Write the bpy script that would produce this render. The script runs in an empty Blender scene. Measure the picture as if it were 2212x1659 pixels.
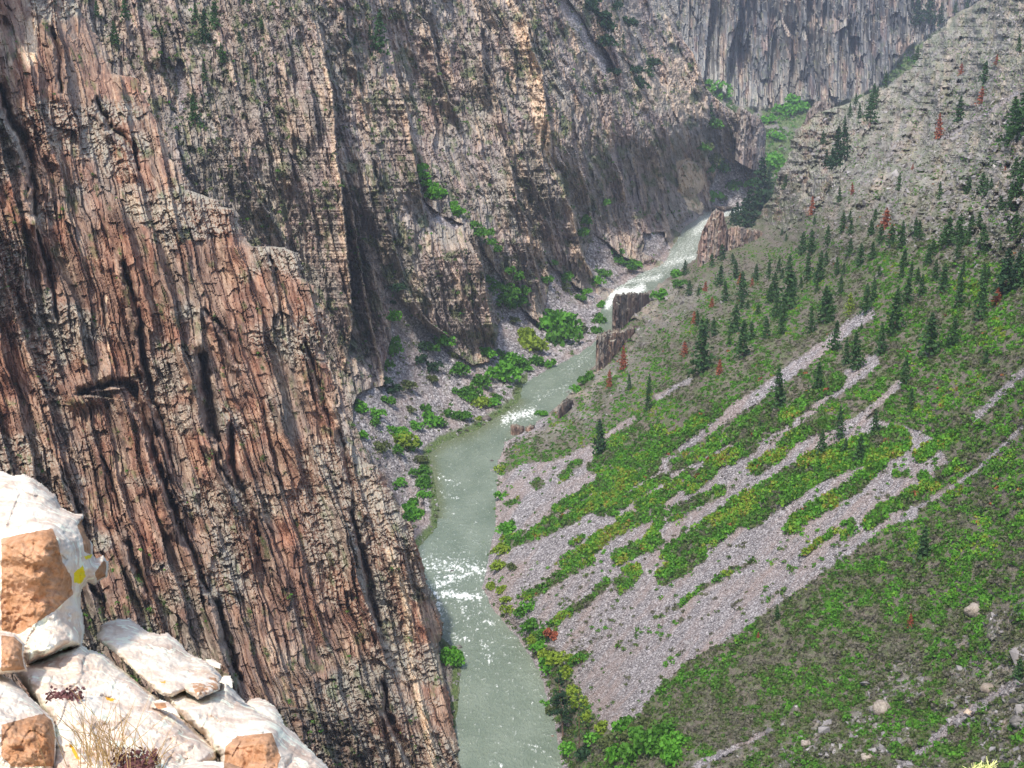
import bpy, math, numpy as np
from math import radians
from mathutils import Vector
# ------------------------------------------------------------------ camera, sky, sun
sc = bpy.context.scene
F = 2670.0; PX, PY = 1106.0, 829.5; PIT = radians(15); CAMZ = 300.0
cam = bpy.data.cameras.new('camera'); camo = bpy.data.objects.new('camera', cam)
sc.collection.objects.link(camo); camo.location = (0, 0, CAMZ); camo.rotation_euler = (radians(75), 0, 0)
cam.sensor_width = 36; cam.lens = 36*F/2212; cam.clip_start = 0.1; cam.clip_end = 20000
sc.camera = camo
w = bpy.data.worlds.new('World'); sc.world = w; w.use_nodes = True
nt = w.node_tree; bg = nt.nodes['Background']; sky = nt.nodes.new('ShaderNodeTexSky')
SUN = Vector((-0.22, -0.46, 0.86)).normalized()
sky.sky_type = 'NISHITA'; sky.sun_disc = False; sky.sun_elevation = math.asin(SUN.z)
sky.sun_rotation = math.atan2(SUN.x, SUN.y)
sky.air_density = 1.0; sky.dust_density = 2.0; sky.ozone_density = 1.0
nt.links.new(sky.outputs[0], bg.inputs[0]); bg.inputs[1].default_value = 0.15
sl = bpy.data.lights.new('sun', 'SUN'); sl.energy = 2.6; sl.angle = radians(3.0); sl.color = (1, .95, .88)
so = bpy.data.objects.new('sun', sl); sc.collection.objects.link(so)
so.rotation_euler = SUN.to_track_quat('Z', 'Y').to_euler()
sc.view_settings.view_transform = 'Standard'; sc.view_settings.look = 'None'
sc.view_settings.exposure = 0.85; sc.view_settings.gamma = 1
try: sc.cycles.max_bounces = 4; sc.cycles.diffuse_bounces = 3
except Exception: pass
COL = sc.collection
rng = np.random.default_rng(7)
Q = 1.0   # mesh fineness

# ------------------------------------------------------------------ numpy noise
def hsh(i, j, s):
    i = i.astype(np.int64); j = j.astype(np.int64)
    n = (i*374761393 + j*668265263 + s*982451653) & 0xffffffff
    n = ((n ^ (n >> 13))*1274126177) & 0xffffffff
    n = ((n ^ (n >> 16))*2246822519) & 0xffffffff
    return ((n ^ (n >> 15)) & 0xffffff)/float(0xffffff)
def vn(x, y, s=0):
    i = np.floor(x); j = np.floor(y); fx = x-i; fy = y-j
    fx = fx*fx*(3-2*fx); fy = fy*fy*(3-2*fy)
    a = hsh(i, j, s); b = hsh(i+1, j, s); c = hsh(i, j+1, s); d = hsh(i+1, j+1, s)
    return (a+(b-a)*fx)*(1-fy)+(c+(d-c)*fx)*fy
def fbm(x, y, o=4, s=0, g=.5):
    r = 0*x; k = 1.; t = 0
    for n in range(o):
        r = r+k*vn(x*2**n+17.3*n, y*2**n-9.1*n, s+n); t += k; k *= g
    return r/t
def ridg(x, y, o=4, s=0, g=.55):
    r = 0*x; k = 1.; t = 0
    for n in range(o):
        r = r+k*(1-np.abs(2*vn(x*2**n+7.7*n, y*2**n+3.1*n, s+n)-1)); t += k; k *= g
    return r/t
def block(a, b, w_, h_, s):        # slabs: a value per (column, ledge) cell and the distance to the column joint
    aa = a/w_ + .9*fbm(a/w_*.35, b/h_*.8, 2, s+5); i = np.floor(aa)
    bb = b/h_*(.6+.8*hsh(i, i*0+3, s)) + hsh(i, i*0, s+1)*7 + .5*vn(aa*1.7, b/h_, s+9); j = np.floor(bb)
    f = aa-i; g = bb-j
    return hsh(i, j, s+2), f, g
def sst(a, b, x): t = np.clip((x-a)/(b-a), 0, 1); return t*t*(3-2*t)
def pl_x(pl, y):                   # x of a polyline at height y (y monotone)
    p = sorted(pl, key=lambda q: q[1]); return np.interp(y, [q[1] for q in p], [q[0] for q in p])
def pl_d(pl, x, y):                # distance to a polyline and position along it (0..1)
    d = np.full(x.shape, 1e9); u = np.zeros(x.shape); n = len(pl)-1
    for k in range(n):
        x0, y0 = pl[k]; x1, y1 = pl[k+1]; L = (x1-x0)**2+(y1-y0)**2+1e-9
        t = np.clip(((x-x0)*(x1-x0)+(y-y0)*(y1-y0))/L, 0, 1)
        e = np.hypot(x-x0-t*(x1-x0), y-y0-t*(y1-y0)); m = e < d
        d = np.where(m, e, d); u = np.where(m, (k+t)/n, u)
    return d, u
def inpoly(pg, x, y):
    r = np.zeros(x.shape, bool); n = len(pg)
    for k in range(n):
        x0, y0 = pg[k]; x1, y1 = pg[(k+1) % n]
        if y0 == y1: continue
        c = ((y0 > y) != (y1 > y)) & (x < (x1-x0)*(y-y0)/(y1-y0)+x0); r ^= c
    return r
def tps(pts):                      # thin plate through (x, y, value)
    P = np.array(pts, float); X = P[:, :2]/1000; n = len(P)
    def k(r2): return np.where(r2 > 0, .5*r2*np.log(np.maximum(r2, 1e-12)), 0)
    K = k(((X[:, None]-X[None])**2).sum(2)) + 1e-4*np.eye(n); Q_ = np.c_[np.ones(n), X]
    A = np.zeros((n+3, n+3)); A[:n, :n] = K; A[:n, n:] = Q_; A[n:, :n] = Q_.T
    wv = np.linalg.solve(A, np.r_[P[:, 2], 0, 0, 0])
    def f(x, y):
        xs, ys = x/1000, y/1000; r = wv[n]+wv[n+1]*xs+wv[n+2]*ys
        for q in range(n): r = r+wv[q]*k((xs-X[q, 0])**2+(ys-X[q, 1])**2)
        return r
    return f
# ------------------------------------------------------------------ survey: sight lines turned into places
CP, SP = math.cos(PIT), math.sin(PIT)
def rdir(x, y):
    v = (PY-y)/F; return (x-PX)/F, CP+v*SP, -SP+v*CP
def place(x, y, t):
    dx, dy, dz = rdir(x, y); return np.stack([dx*t, dy*t, CAMZ+dz*t], -1)
def t_of_z(x, y, z=0.): return (CAMZ-z)/(-rdir(x, y)[2])

# ------------------------------------------------------------------ mesh helpers
def mesh_np(name, V, Fq, mat, attrs=None, smooth=False, parent=None, link=True):
    me = bpy.data.meshes.new(name); V = np.asarray(V, np.float32); Fq = np.asarray(Fq, np.int32)
    k = Fq.shape[1]; me.vertices.add(len(V)); me.vertices.foreach_set('co', V.ravel())
    me.loops.add(Fq.size); me.loops.foreach_set('vertex_index', Fq.ravel())
    me.polygons.add(len(Fq)); me.polygons.foreach_set('loop_start', np.arange(0, Fq.size, k, dtype=np.int32))
    me.polygons.foreach_set('use_smooth', np.full(len(Fq), smooth))
    for n, a in (attrs or {}).items():
        if a.ndim == 1:
            at = me.attributes.new(n, 'FLOAT', 'POINT'); at.data.foreach_set('value', a.astype(np.float32))
        else:
            at = me.attributes.new(n, 'FLOAT_VECTOR', 'POINT'); at.data.foreach_set('vector', a.astype(np.float32).ravel())
    me.update(calc_edges=True)
    if mat is not None:
        for m in (mat if isinstance(mat, (list, tuple)) else [mat]): me.materials.append(m)
    o = bpy.data.objects.new(name, me)
    if link: COL.objects.link(o)
    if parent is not None: o.parent = parent
    return o
def tag(o, label=None, cat=None, group=None, kind=None):
    if label: o['label'] = label
    if cat: o['category'] = cat
    if group: o['group'] = group
    if kind: o['kind'] = kind
    return o
ZB = np.full((1659//2+80, 2212//2+80, 3), np.nan, np.float32); ZD = np.full(ZB.shape[:2], 1e9, np.float32)
def zb_add(x, y, t, pos):          # remembers which ground is met along each sight line
    i = ((y+80)/2).astype(int); j = ((x+80)/2).astype(int)
    m = (i >= 0) & (i < ZB.shape[0]-1) & (j >= 0) & (j < ZB.shape[1]-1)
    i, j, t, pos = i[m], j[m], t[m], pos[m]; o = np.argsort(-t)
    for di in (0, 1):
        for dj in (0, 1):
            ii, jj, tt, pp = i[o]+di, j[o]+dj, t[o], pos[o]; u = tt < ZD[ii, jj]+ (0 if di+dj == 0 else -2)
            ZD[ii[u], jj[u]] = tt[u]; ZB[ii[u], jj[u]] = pp[u]
def ground(x, y):
    i = int((y+80)/2); j = int((x+80)/2)
    for r in range(0, 6):
        s = ZB[max(i-r, 0):i+r+1, max(j-r, 0):j+r+1].reshape(-1, 3); s = s[~np.isnan(s[:, 0])]
        if len(s): return s[len(s)//2]
    return None
def grid_faces(ny, nx):
    i = np.arange(ny*nx).reshape(ny, nx)
    return np.stack([i[:-1, :-1], i[1:, :-1], i[1:, 1:], i[:-1, 1:]], -1).reshape(-1, 4)
def sheet(name, y0, y1, x0, x1, xl, xr, step, depth, masks, mat, backd=60, smooth=False, curl=34, cut=None):
    """a stretch of terrain: past its free edges (xl, xr) the surface turns away and runs back into the rock"""
    ys = np.linspace(y0, y1, int((y1-y0)/step/Q)); xs = np.linspace(x0, x1, int((x1-x0)/step/Q))
    X, Y = np.meshgrid(xs, ys); L = xl(ys)[:, None] if xl else x0-1.; R = xr(ys)[:, None] if xr else x1+1.
    oR = (X-R).clip(0); oL = (L-X).clip(0); ov = oR+oL; Xc = np.minimum(np.maximum(X, L), R)
    T = depth(Xc, Y); M = masks(Xc, Y); lean = M.pop('lean', .27)
    vis = ov == 0; zb_add(X[vis], Y[vis], T[vis], place(X, Y, T)[vis])
    X2 = Xc-.35*oR+.35*oL; T = T+backd*(ov/curl)**1.2
    P = place(X2, Y+.25*ov, T).reshape(-1, 3); sc_ = (T/F).mean()
    M = {n: m.ravel() for n, m in M.items()}; M['fall'] = np.stack([(X.ravel()-lean*Y.ravel())*sc_, Y.ravel()*sc_, T.ravel()*.3], -1)
    Fc = grid_faces(*X.shape); keep = ov.ravel() < curl
    if cut is not None: keep &= ~cut(X, Y).ravel()
    Fc = Fc[keep[Fc].all(1)]; us = np.zeros(len(P), bool); us[Fc.ravel()] = True; idx = np.cumsum(us)-1
    return mesh_np(name, P[us], idx[Fc], mat, {n: m[us] for n, m in M.items()}, smooth)

# ------------------------------------------------------------------ materials
def nodes(name):
    m = bpy.data.materials.new(name); m.use_nodes = True; n = m.node_tree
    return m, n, n.nodes['Principled BSDF']
class G:
    def __init__(s, name): s.m, s.t, s.b = nodes(name)
    def n(s, ty, **kw):
        o = s.t.nodes.new(ty)
        for k, v in kw.items(): setattr(o, k, v)
        return o
    def l(s, a, b): s.t.links.new(a, b)
    def attr(s, name, vec=False):
        o = s.n('ShaderNodeAttribute', attribute_name=name); return o.outputs['Vector' if vec else 'Fac']
    def noise(s, vec, scale, detail=4, rough=.6, mul=None, dist=0):
        if mul is not None:
            q = s.n('ShaderNodeVectorMath', operation='MULTIPLY'); s.l(vec, q.inputs[0]); q.inputs[1].default_value = mul; vec = q.outputs[0]
        o = s.n('ShaderNodeTexNoise'); s.l(vec, o.inputs['Vector']); o.inputs['Scale'].default_value = scale
        o.inputs['Detail'].default_value = detail; o.inputs['Roughness'].default_value = rough; o.inputs['Distortion'].default_value = dist
        return o.outputs['Fac']
    def ramp(s, f, stops):
        o = s.n('ShaderNodeValToRGB'); e = o.color_ramp.elements
        while len(e) < len(stops): e.new(.5)
        for k, (p, c) in enumerate(stops):
            e[k].position = p; e[k].color = (*c, 1) if hasattr(c, '__len__') else (c, c, c, 1)
        s.l(f, o.inputs[0]); return o.outputs[0]
    def mix(s, f, a, b, mode='MIX'):
        o = s.n('ShaderNodeMix', data_type='RGBA', blend_type=mode)
        for k, v in ((0, f), (6, a), (7, b)):
            if hasattr(v, 'links'): s.l(v, o.inputs[k])
            elif k == 0: o.inputs[0].default_value = v
            else: o.inputs[k].default_value = (*v, 1)
        return o.outputs[2]
    def math(s, op, a, b=0., c=None, clamp=False):
        o = s.n('ShaderNodeMath', operation=op, use_clamp=clamp)
        for k, v in enumerate((a, b) if c is None else (a, b, c)):
            if hasattr(v, 'links'): s.l(v, o.inputs[k])
            else: o.inputs[k].default_value = v
        return o.outputs[0]
    def bump(s, h, strength=.5, dist=1.):
        o = s.n('ShaderNodeBump'); o.inputs['Strength'].default_value = strength; o.inputs['Distance'].default_value = dist
        s.l(h, o.inputs['Height']); s.l(o.outputs[0], s.b.inputs['Normal']); return o
def terrain_mat(name, rockstops, unit=1., st=.22, redst=((.33, (.14, .052, .034)), (.5, (.31, .138, .085)), (.66, (.52, .29, .18)))):
    g = G(name); f = g.attr('fall', True)
    n1 = g.noise(f, .22/unit, 8, .68, (1, st, 1), .5); n2 = g.noise(f, .05/unit, 5, .6, (1, .3, 1)); n3 = g.noise(f, 1.1/unit, 4, .7, (1, .35, 1))
    rock = g.ramp(n1, rockstops)
    rock = g.mix(g.math('MULTIPLY', g.attr('red'), g.ramp(n2, [(.3, .35), (.6, 1.)])), rock, g.ramp(n1, list(redst)))
    rock = g.mix(g.math('MULTIPLY', g.ramp(n2, [(.42, 0.), (.6, .8)]), g.attr('grey')), rock, g.ramp(n3, [(.35, (.13, .12, .105)), (.6, (.38, .35, .29))]))
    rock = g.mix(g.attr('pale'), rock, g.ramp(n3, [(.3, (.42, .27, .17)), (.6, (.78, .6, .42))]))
    # talus: loose stones
    vo = g.n('ShaderNodeTexVoronoi'); g.l(f, vo.inputs['Vector']); vo.inputs['Scale'].default_value = .9/unit
    sp = g.n('ShaderNodeSeparateColor'); g.l(vo.outputs['Color'], sp.inputs[0])
    tal = g.ramp(sp.outputs[0], [(0., (.10, .09, .09)), (.45, (.215, .195, .195)), (.8, (.31, .285, .28)), (1., (.50, .47, .46))])
    tal = g.mix(g.ramp(n2, [(.45, 0.), (.62, .45)]), tal, (.3, .215, .175))
    soil = g.ramp(n3, [(.3, (.05, .05, .032)), (.5, (.13, .11, .083)), (.7, (.25, .21, .175))])
    ge = g.n('ShaderNodeNewGeometry'); sx = g.n('ShaderNodeSeparateXYZ'); g.l(ge.outputs['True Normal'], sx.inputs[0])
    led = g.math('MULTIPLY', g.ramp(sx.outputs[2], [(.55, 0.), (.85, 1.)]), g.math('MULTIPLY', g.attr('ledge'), .8))
    rock = g.mix(led, rock, g.ramp(n3, [(.3, (.20, .20, .14)), (.6, (.46, .44, .36))]))       # upward ledges paler: lichen, dust and the light they catch, put into colour
    c = g.mix(g.attr('talus'), rock, tal); c = g.mix(g.attr('soil'), c, soil)
    grs = g.ramp(n3, [(.35, (.04, .065, .018)), (.65, (.12, .17, .05))])
    c = g.mix(g.attr('moss'), c, grs)
    g.l(c, g.b.inputs['Base Color']); g.b.inputs['Roughness'].default_value = .95
    g.b.inputs['Specular IOR Level'].default_value = .15
    hgt = g.math('ADD', g.math('MULTIPLY', n1, 1.6), g.math('ADD', n3, g.math('MULTIPLY', vo.outputs['Distance'], g.math('MULTIPLY', g.attr('talus'), -.8))))
    g.bump(hgt, .6, .8*unit); return g.m
M_near = terrain_mat('red brown gneiss', [(.30, (.06, .038, .031)), (.45, (.175, .108, .08)), (.56, (.28, .185, .135)), (.70, (.45, .34, .25))])
M_mid = terrain_mat('grey brown gneiss', [(.30, (.085, .068, .065)), (.45, (.20, .165, .155)), (.57, (.31, .26, .235)), (.70, (.50, .43, .38))], 1.5, .12, ((.33, (.10, .05, .042)), (.48, (.29, .15, .11)), (.64, (.58, .37, .27))))
M_far = terrain_mat('blue grey gneiss', [(.30, (.04, .043, .05)), (.46, (.105, .108, .118)), (.58, (.17, .17, .175)), (.72, (.27, .26, .255))], 3.5)
M_slope = terrain_mat('scree and soil', [(.30, (.04, .037, .034)), (.46, (.125, .115, .105)), (.58, (.215, .20, .185)), (.72, (.40, .38, .35))], 1.)

# ------------------------------------------------------------------ the river and its banks
LB = [(1520, 465), (1480, 490), (1450, 540), (1440, 570), (1390, 590), (1335, 622), (1318, 640), (1300, 665), (1296, 700), (1290, 735), (1250, 765), (1180, 800),
      (1130, 830), (1120, 870), (1080, 900), (1020, 935), (960, 955), (930, 980), (938, 1030), (948, 1090), (945, 1140), (905, 1180), (898, 1230), (930, 1340),
      (955, 1378), (1000, 1412), (996, 1440), (990, 1500), (985, 1560), (972, 1659), (960, 1780)]
RB = [(1600, 440), (1590, 455), (1545, 470), (1525, 480), (1512, 520), (1500, 560), (1430, 610), (1400, 632), (1368, 650), (1338, 690), (1312, 735), (1296, 780), (1262, 812), (1215, 868), (1150, 922),
      (1092, 955), (1075, 1000), (1073, 1060), (1070, 1140), (1055, 1200), (1042, 1270), (1060, 1310), (1120, 1380), (1165, 1450), (1200, 1570), (1215, 1659), (1235, 1780)]
def bank(X, Y, T, pl, side):
    dz = rdir(X, Y)[2]; z = CAMZ+dz*T
    d, _ = pl_d(pl, X, Y); s = np.sign((X-pl_x(pl, Y))*side)+1e-9; d = d*s
    wob = 3*(vn(X/9, Y/9, 77)-.5)+2*(vn(X/3, Y/3, 78)-.5); d = d+wob*1.4
    zl = .2+(np.maximum(z, .2)-.2)*sst(0, 26, d)+.5*vn(X/2.2, Y/2.2, 79)*sst(0, 6, d)
    z2 = np.where(d > 0, zl, -1.5*np.minimum(1, -d/7))
    ok = (Y > 442) & (d < 30)
    wk = sst(446, 468, Y)*(ok & (dz < -.05)); return T+wk*((CAMZ-z2)/np.maximum(-dz, .05)-T)
gw = G('river water')
tc = gw.n('ShaderNodeNewGeometry').outputs['Position']
wn = gw.noise(tc, .35, 5, .65, (1, .55, 1)); wn2 = gw.noise(tc, .05, 3, .5, (1, .5, 1)); wn3 = gw.noise(tc, .9, 3, .7, (1, .4, 1))
base = gw.ramp(wn2, [(.3, (.145, .18, .13)), (.7, (.21, .245, .185))])
base = gw.mix(gw.attr('shal'), base, (.12, .135, .055))
fo = gw.math('ADD', gw.attr('foam'), gw.math('MULTIPLY', gw.math('SUBTRACT', wn3, .5), 1.5))
fo = gw.math('ADD', fo, gw.math('MULTIPLY', gw.math('SUBTRACT', wn, .5), 1.6))
fm = gw.ramp(fo, [(.58, 0.), (.85, 1.)])
gw.l(gw.mix(fm, base, (.82, .84, .78)), gw.b.inputs['Base Color'])
gw.l(gw.math('ADD', gw.math('MULTIPLY', fm, .5), .28), gw.b.inputs['Roughness']); gw.b.inputs['Specular IOR Level'].default_value = .4
gw.bump(gw.math('ADD', wn, gw.math('MULTIPLY', wn3, .6)), 1., 1.3)
FOAM = [([(925, 1218), (960, 1222), (1000, 1226), (1040, 1232)], 16, .26), ([(945, 1265), (975, 1250), (1000, 1245)], 12, .3), ([(1012, 1240), (1035, 1234)], 8, .3), ([(935, 1290), (960, 1282), (1010, 1290), (1035, 1290)], 9, .38),
        ([(940, 1305), (955, 1320)], 10, .25), ([(1000, 1300), (1010, 1330)], 16, .12), ([(985, 1375), (1005, 1382)], 9, .2), ([(1050, 1345), (1065, 1347)], 5, .4), ([(1045, 1390), (1060, 1430)], 9, .2),
        ([(1150, 1610), (1180, 1625)], 8, .22), ([(1065, 1650), (1085, 1656)], 6, .3), ([(1090, 908), (1120, 898), (1150, 890)], 12, .4), ([(1100, 895), (1140, 900), (1160, 893)], 8, .3),
        ([(1160, 860), (1200, 845), (1230, 835)], 9, .14), ([(1320, 640), (1345, 628), (1370, 632), (1385, 622)], 12, .55), ([(1312, 660), (1322, 650)], 9, .6), ([(1350, 610), (1420, 600), (1425, 596)], 8, .35), ([(1380, 600), (1470, 550), (1500, 520)], 26, .16),
        ([(1440, 570), (1500, 555)], 10, .25), ([(1505, 500), (1520, 480), (1560, 462)], 16, .28), ([(1560, 458), (1600, 452)], 12, .3), ([(950, 1030), (985, 1045)], 10, .16), ([(955, 1065), (990, 1075)], 8, .16), ([(1230, 800), (1275, 765)], 10, .12)]
def river():
    ys = []; y = 1760.
    while y > 436: ys.append(y); y -= 1.5 if y > 600 else .8
    ys = np.array(ys); L = pl_x(LB, ys)-26; R = pl_x(RB, ys)+26
    nx = 170; s = np.linspace(0, 1, nx); X = L[:, None]+(R-L)[:, None]*s; Y = np.repeat(ys[:, None], nx, 1)
    foam = np.zeros(X.shape)
    for pl, wd, am in FOAM:
        d, _ = pl_d(pl, X, Y); foam = np.maximum(foam, am*np.exp(-(d/wd)**2))
    dl, _ = pl_d(LB, X, Y); shal = .75*np.exp(-(dl/16)**2)*((Y > 860) & (Y < 1120))
    up = sst(1150, 1230, Y)*sst(1560, 1300, Y)*.08+sst(620, 560, Y)*.09+sst(1000, 900, Y)*.03
    foam = foam+up+.32
    P = place(X, Y, t_of_z(X, Y)); k = (foam-.3).clip(0, 1)
    P[..., 2] += .9*k*fbm(P[..., 0]/2.5, P[..., 1]/2.5, 3, 3)*2+.28*(fbm(P[..., 0]/3, P[..., 1]/5, 3, 8)-.5)
    return tag(mesh_np('river_water', P.reshape(-1, 3), grid_faces(*X.shape), gw.m, {'foam': foam.ravel(), 'shal': shal.ravel()}, True), kind='structure')
river()

# ------------------------------------------------------------------ near cliff on the left
S_NEAR = [(140, -100), (160, 0), (200, 67), (233, 110), (247, 160), (285, 166), (300, 176), (308, 190), (312, 203), (318, 222), (333, 247), (348, 275), (360, 300), (366, 340), (388, 357), (404, 385), (412, 411), (443, 423), (470, 432),
          (482, 447), (510, 452), (522, 488), (533, 523), (545, 531), (590, 532), (615, 534), (640, 545), (650, 562), (653, 600), (685, 618), (688, 655), (706, 676), (708, 720), (700, 760), (716, 800), (727, 853), (737, 900), (745, 940), (757, 960), (768, 966), (777, 985),
          (795, 1000), (821, 1006), (833, 1027), (838, 1050), (851, 1070), (870, 1106), (882, 1130), (898, 1160), (912, 1205), (918, 1240), (936, 1282), (948, 1310), (956, 1345), (957, 1370), (950, 1390), (948, 1415), (960, 1450), (966, 1490), (975, 1530), (978, 1560),
          (985, 1590), (995, 1630), (1003, 1659), (1020, 1790)]
near_t = tps([(-100, -80, 560), (0, 400, 540), (0, 800, 500), (0, 1100, 440), (-100, 1300, 400), (150, -80, 745), (200, 67, 730), (333, 247, 700), (520, 490, 680), (650, 600, 665), (707, 700, 650), (770, 960, 640),
              (870, 1106, 620), (950, 1400, 605), (1003, 1659, 537), (1020, 1790, 500), (300, 1500, 400), (600, 1600, 430), (-100, 1790, 340), (300, 1790, 360), (860, 1760, 480), (300, 800, 560), (500, 1100, 530), (700, 1400, 515),
              (400, 500, 630), (830, 1500, 530), (150, 500, 575)])
CRACK = [([(0, 187), (20, 253), (50, 300), (60, 327), (72, 377), (77, 460)], 9, 14), ([(77, 500), (97, 563), (110, 603), (123, 686)], 5, 8), ([(263, 570), (277, 616), (293, 653), (303, 703), (312, 786)], 6, 9),
         ([(170, 850), (213, 836), (240, 826), (272, 828), (287, 838), (300, 870), (313, 903), (327, 943), (333, 987), (347, 1027), (373, 1087), (380, 1130)], 8, 12), ([(437, 766), (447, 853), (455, 920), (470, 950)], 10, 16),
         ([(497, 920), (497, 970), (503, 1020), (520, 1053), (547, 1106), (558, 1160)], 6, 9), ([(213, 217), (240, 277), (272, 300), (287, 323), (297, 367)], 6, 9), ([(300, 676), (307, 770), (333, 870), (353, 920), (372, 1010)], 5, 8),
         ([(443, 670), (490, 720), (503, 753), (515, 786)], 5, 6), ([(347, 1010), (367, 1066), (398, 1157), (418, 1197), (450, 1277)], 6, 9), ([(470, 1301), (486, 1380), (518, 1464)], 7, 10), ([(275, 1173), (293, 1221), (319, 1277)], 6, 8),
         ([(480, 1010), (520, 1086), (548, 1157), (556, 1200)], 5, 6), ([(199, 1261), (221, 1301), (229, 1341)], 5, 7), ([(758, 1106), (781, 1183), (795, 1249), (805, 1296), (822, 1350)], 7, 11), ([(828, 1473), (838, 1540), (871, 1606), (895, 1659), (920, 1720)], 6, 9),
         ([(110, 60), (128, 120), (130, 200)], 5, 7), ([(583, 553), (600, 620), (610, 700)], 4, 6), ([(660, 740), (700, 860), (712, 920)], 4, 6), ([(735, 930), (748, 1000), (760, 1060)], 5, 7), ([(130, 1010), (175, 1120), (205, 1200)], 4, 6), ([(215, 985), (235, 1020), (262, 1110)], 4, 6)]
VEIN = [([(840, 1190), (848, 1206), (871, 1273), (884, 1340), (888, 1440), (905, 1506), (925, 1590), (938, 1659), (950, 1760)], 9), ([(945, 1415), (952, 1450), (955, 1480)], 3), ([(230, 640), (226, 690), (236, 760)], 2.5), ([(70, 50), (66, 130)], 14)]
BENCH = [(600, 1525), (680, 1535), (760, 1548), (800, 1580), (830, 1640), (850, 1800), (560, 1800)]
def near_lean(X, Y): return .27
def near_depth(X, Y):
    T = near_t(X, Y); a = X-.27*Y-.00004*(Y-800)**2+26*(fbm(X/90, Y/130, 3, 23)-.5)+8*(fbm(X/18, Y/34, 3, 24)-.5); b = Y+14*(fbm(X/30, Y/40, 2, 25)-.5); cl_ = sst(.38, .6, fbm(a/40, Y/90, 3, 26))
    R = pl_x(S_NEAR, Y); e = R-X
    rough_ = sst(.42, .6, fbm(X/120, Y/90, 3, 21))
    T = T+9*np.exp(-(e.clip(0)/7)**1.5)+12*np.exp(-e.clip(0)/45)
    wf = 1.
    v, f, g = block(a, b, 58, 330, 11); T = T-(v-.5)*9*wf*sst(0, .12, g)*sst(1, .7, g)-13*(f**1.4)*(.3+v)
    v, f, g = block(a, b, 24, 150, 12); T = T-((v-.5)*6*sst(0, .1, g)+5.5*(f**1.3)*(.3+v)-2.*sst(.1, 0, f))*(.35+.65*sst(.3, .55, fbm(a/60, Y/120, 2, 27)))
    v, f, g = block(a+.05*b, b, 9.5, 60, 13); T = T-((v-.5)*2.6+1.6*f-.9*sst(.15, 0, f))*(.25+.75*cl_)
    v, f, g = block(a+.02*b, b, 4.6, 16, 14); T = T-(v-.5)*1.3*cl_-1.6*(fbm(X/4, Y/5, 3, 28)-.5)*(.4+rough_)
    rough = sst(.42, .6, fbm(X/120, Y/90, 3, 21))                       # broken ledgy rock here, clean faces there
    v, f, g = block(a, b*1.0+.35*X, 11, 9, 15); T = T-(v-.5)*2.2*rough-.8*g*rough
    v, f, g = block(a, b+.2*X, 16, 30, 18); T = T-(v-.5)*3-1.6*(g-.5)*(.2+rough)
    T = T-7*(fbm(X/90, Y/200, 3, 16)-.5)*2-1.5*(fbm(X/9, Y/16, 3, 17)-.5)*2*(.3+rough)-3.5*(fbm(a/14, Y/60, 3, 19)-.5)*2
    for pl, wd, dp in CRACK:
        d, u = pl_d(pl, X+16*(fbm(X/14, Y/24, 3, 31)-.5), Y+8*(fbm(X/10, Y/10, 2, 32)-.5)); sgn = X-pl_x(pl, Y) if pl[0][1] < pl[-1][1] else X*0
        wd = wd*1.25; dp = dp*1.8; wv = wd*(.35+.65*np.sin(np.pi*np.clip(u, .05, .95)))
        T = T+dp*np.exp(-(d/wv)**2)
        T = T-dp*.55*np.exp(-((d-wd*1.8)/(wd*1.6))**2)*(sgn < 0)
    for pl, wd in VEIN[:1]:
        d, u = pl_d(pl, X, Y); T = T-3.5*np.exp(-(d/wd)**2)
    bn = inpoly(BENCH, X, Y); T = np.where(bn, T-16+10*fbm(X/14, Y/9, 3, 30), T)
    z = CAMZ+rdir(X, Y)[2]*T
    return np.where(z < -3, t_of_z(X, Y, -3.), T)
def near_ab(X, Y): return X-.27*Y-.00004*(Y-800)**2+26*(fbm(X/90, Y/130, 3, 23)-.5)+8*(fbm(X/18, Y/34, 3, 24)-.5), Y+14*(fbm(X/30, Y/40, 2, 25)-.5)
def near_masks(X, Y):
    a, b = near_ab(X, Y); v58, f58, _ = block(a, b, 58, 330, 11); v24, f24, _ = block(a, b, 24, 150, 12); v9, f9, _ = block(a, b, 9.5, 60, 13)
    a = X-.27*Y; n = fbm(a/26, Y/150, 4, 40); n2 = fbm(X/70, Y/60, 4, 41)
    red = sst(.30, .55, n)*(.5+.5*sst(.6, .35, n2))
    low = sst(1150, 1450, Y-.3*X+100)*sst(900, 300, X)
    red = (red*(.6+.5*v58+.3*v24)).clip(0, 1); red = red*(1-.6*low)+.25*sst(250, 0, X)*sst(1000, 700, Y)
    peel = sst(.6, .72, fbm(a/40, Y/110, 3, 43))*.5; pale = peel*sst(.5, .62, fbm(a/4, Y/40, 3, 44)); pale = np.maximum(pale, .22*(v24 > .8)*(v9 > .3)*(1-low))
    for pl, wd in VEIN:
        d, _ = pl_d(pl, X, Y); pale = np.maximum(pale, sst(wd*1.25, wd*.6, d+3*(vn(X/4, Y/7, 47)-.5)*min(1, wd/6)))
    grey = .75*sst(.42, .6, fbm(X/120, Y/90, 3, 21))+.55*low+.05+.4*(v58 < .25)+.2*(v24 < .2)
    moss = sst(.62, .74, fbm(a/14, Y/30, 4, 45)+.06*low-.03*(1-low))*.5
    soil = inpoly(BENCH, X, Y)*.7*sst(.35, .6, fbm(X/20, Y/20, 3, 46)) + .35*low*sst(.5, .65, fbm(X/30, Y/40, 3, 48))
    return dict(ledge=(.15+.85*sst(.42, .6, fbm(X/120, Y/90, 3, 21)))*.8, red=red.clip(0, 1), pale=pale, grey=grey.clip(0, 1), moss=moss, soil=soil.clip(0, 1), talus=0*X)
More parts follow.
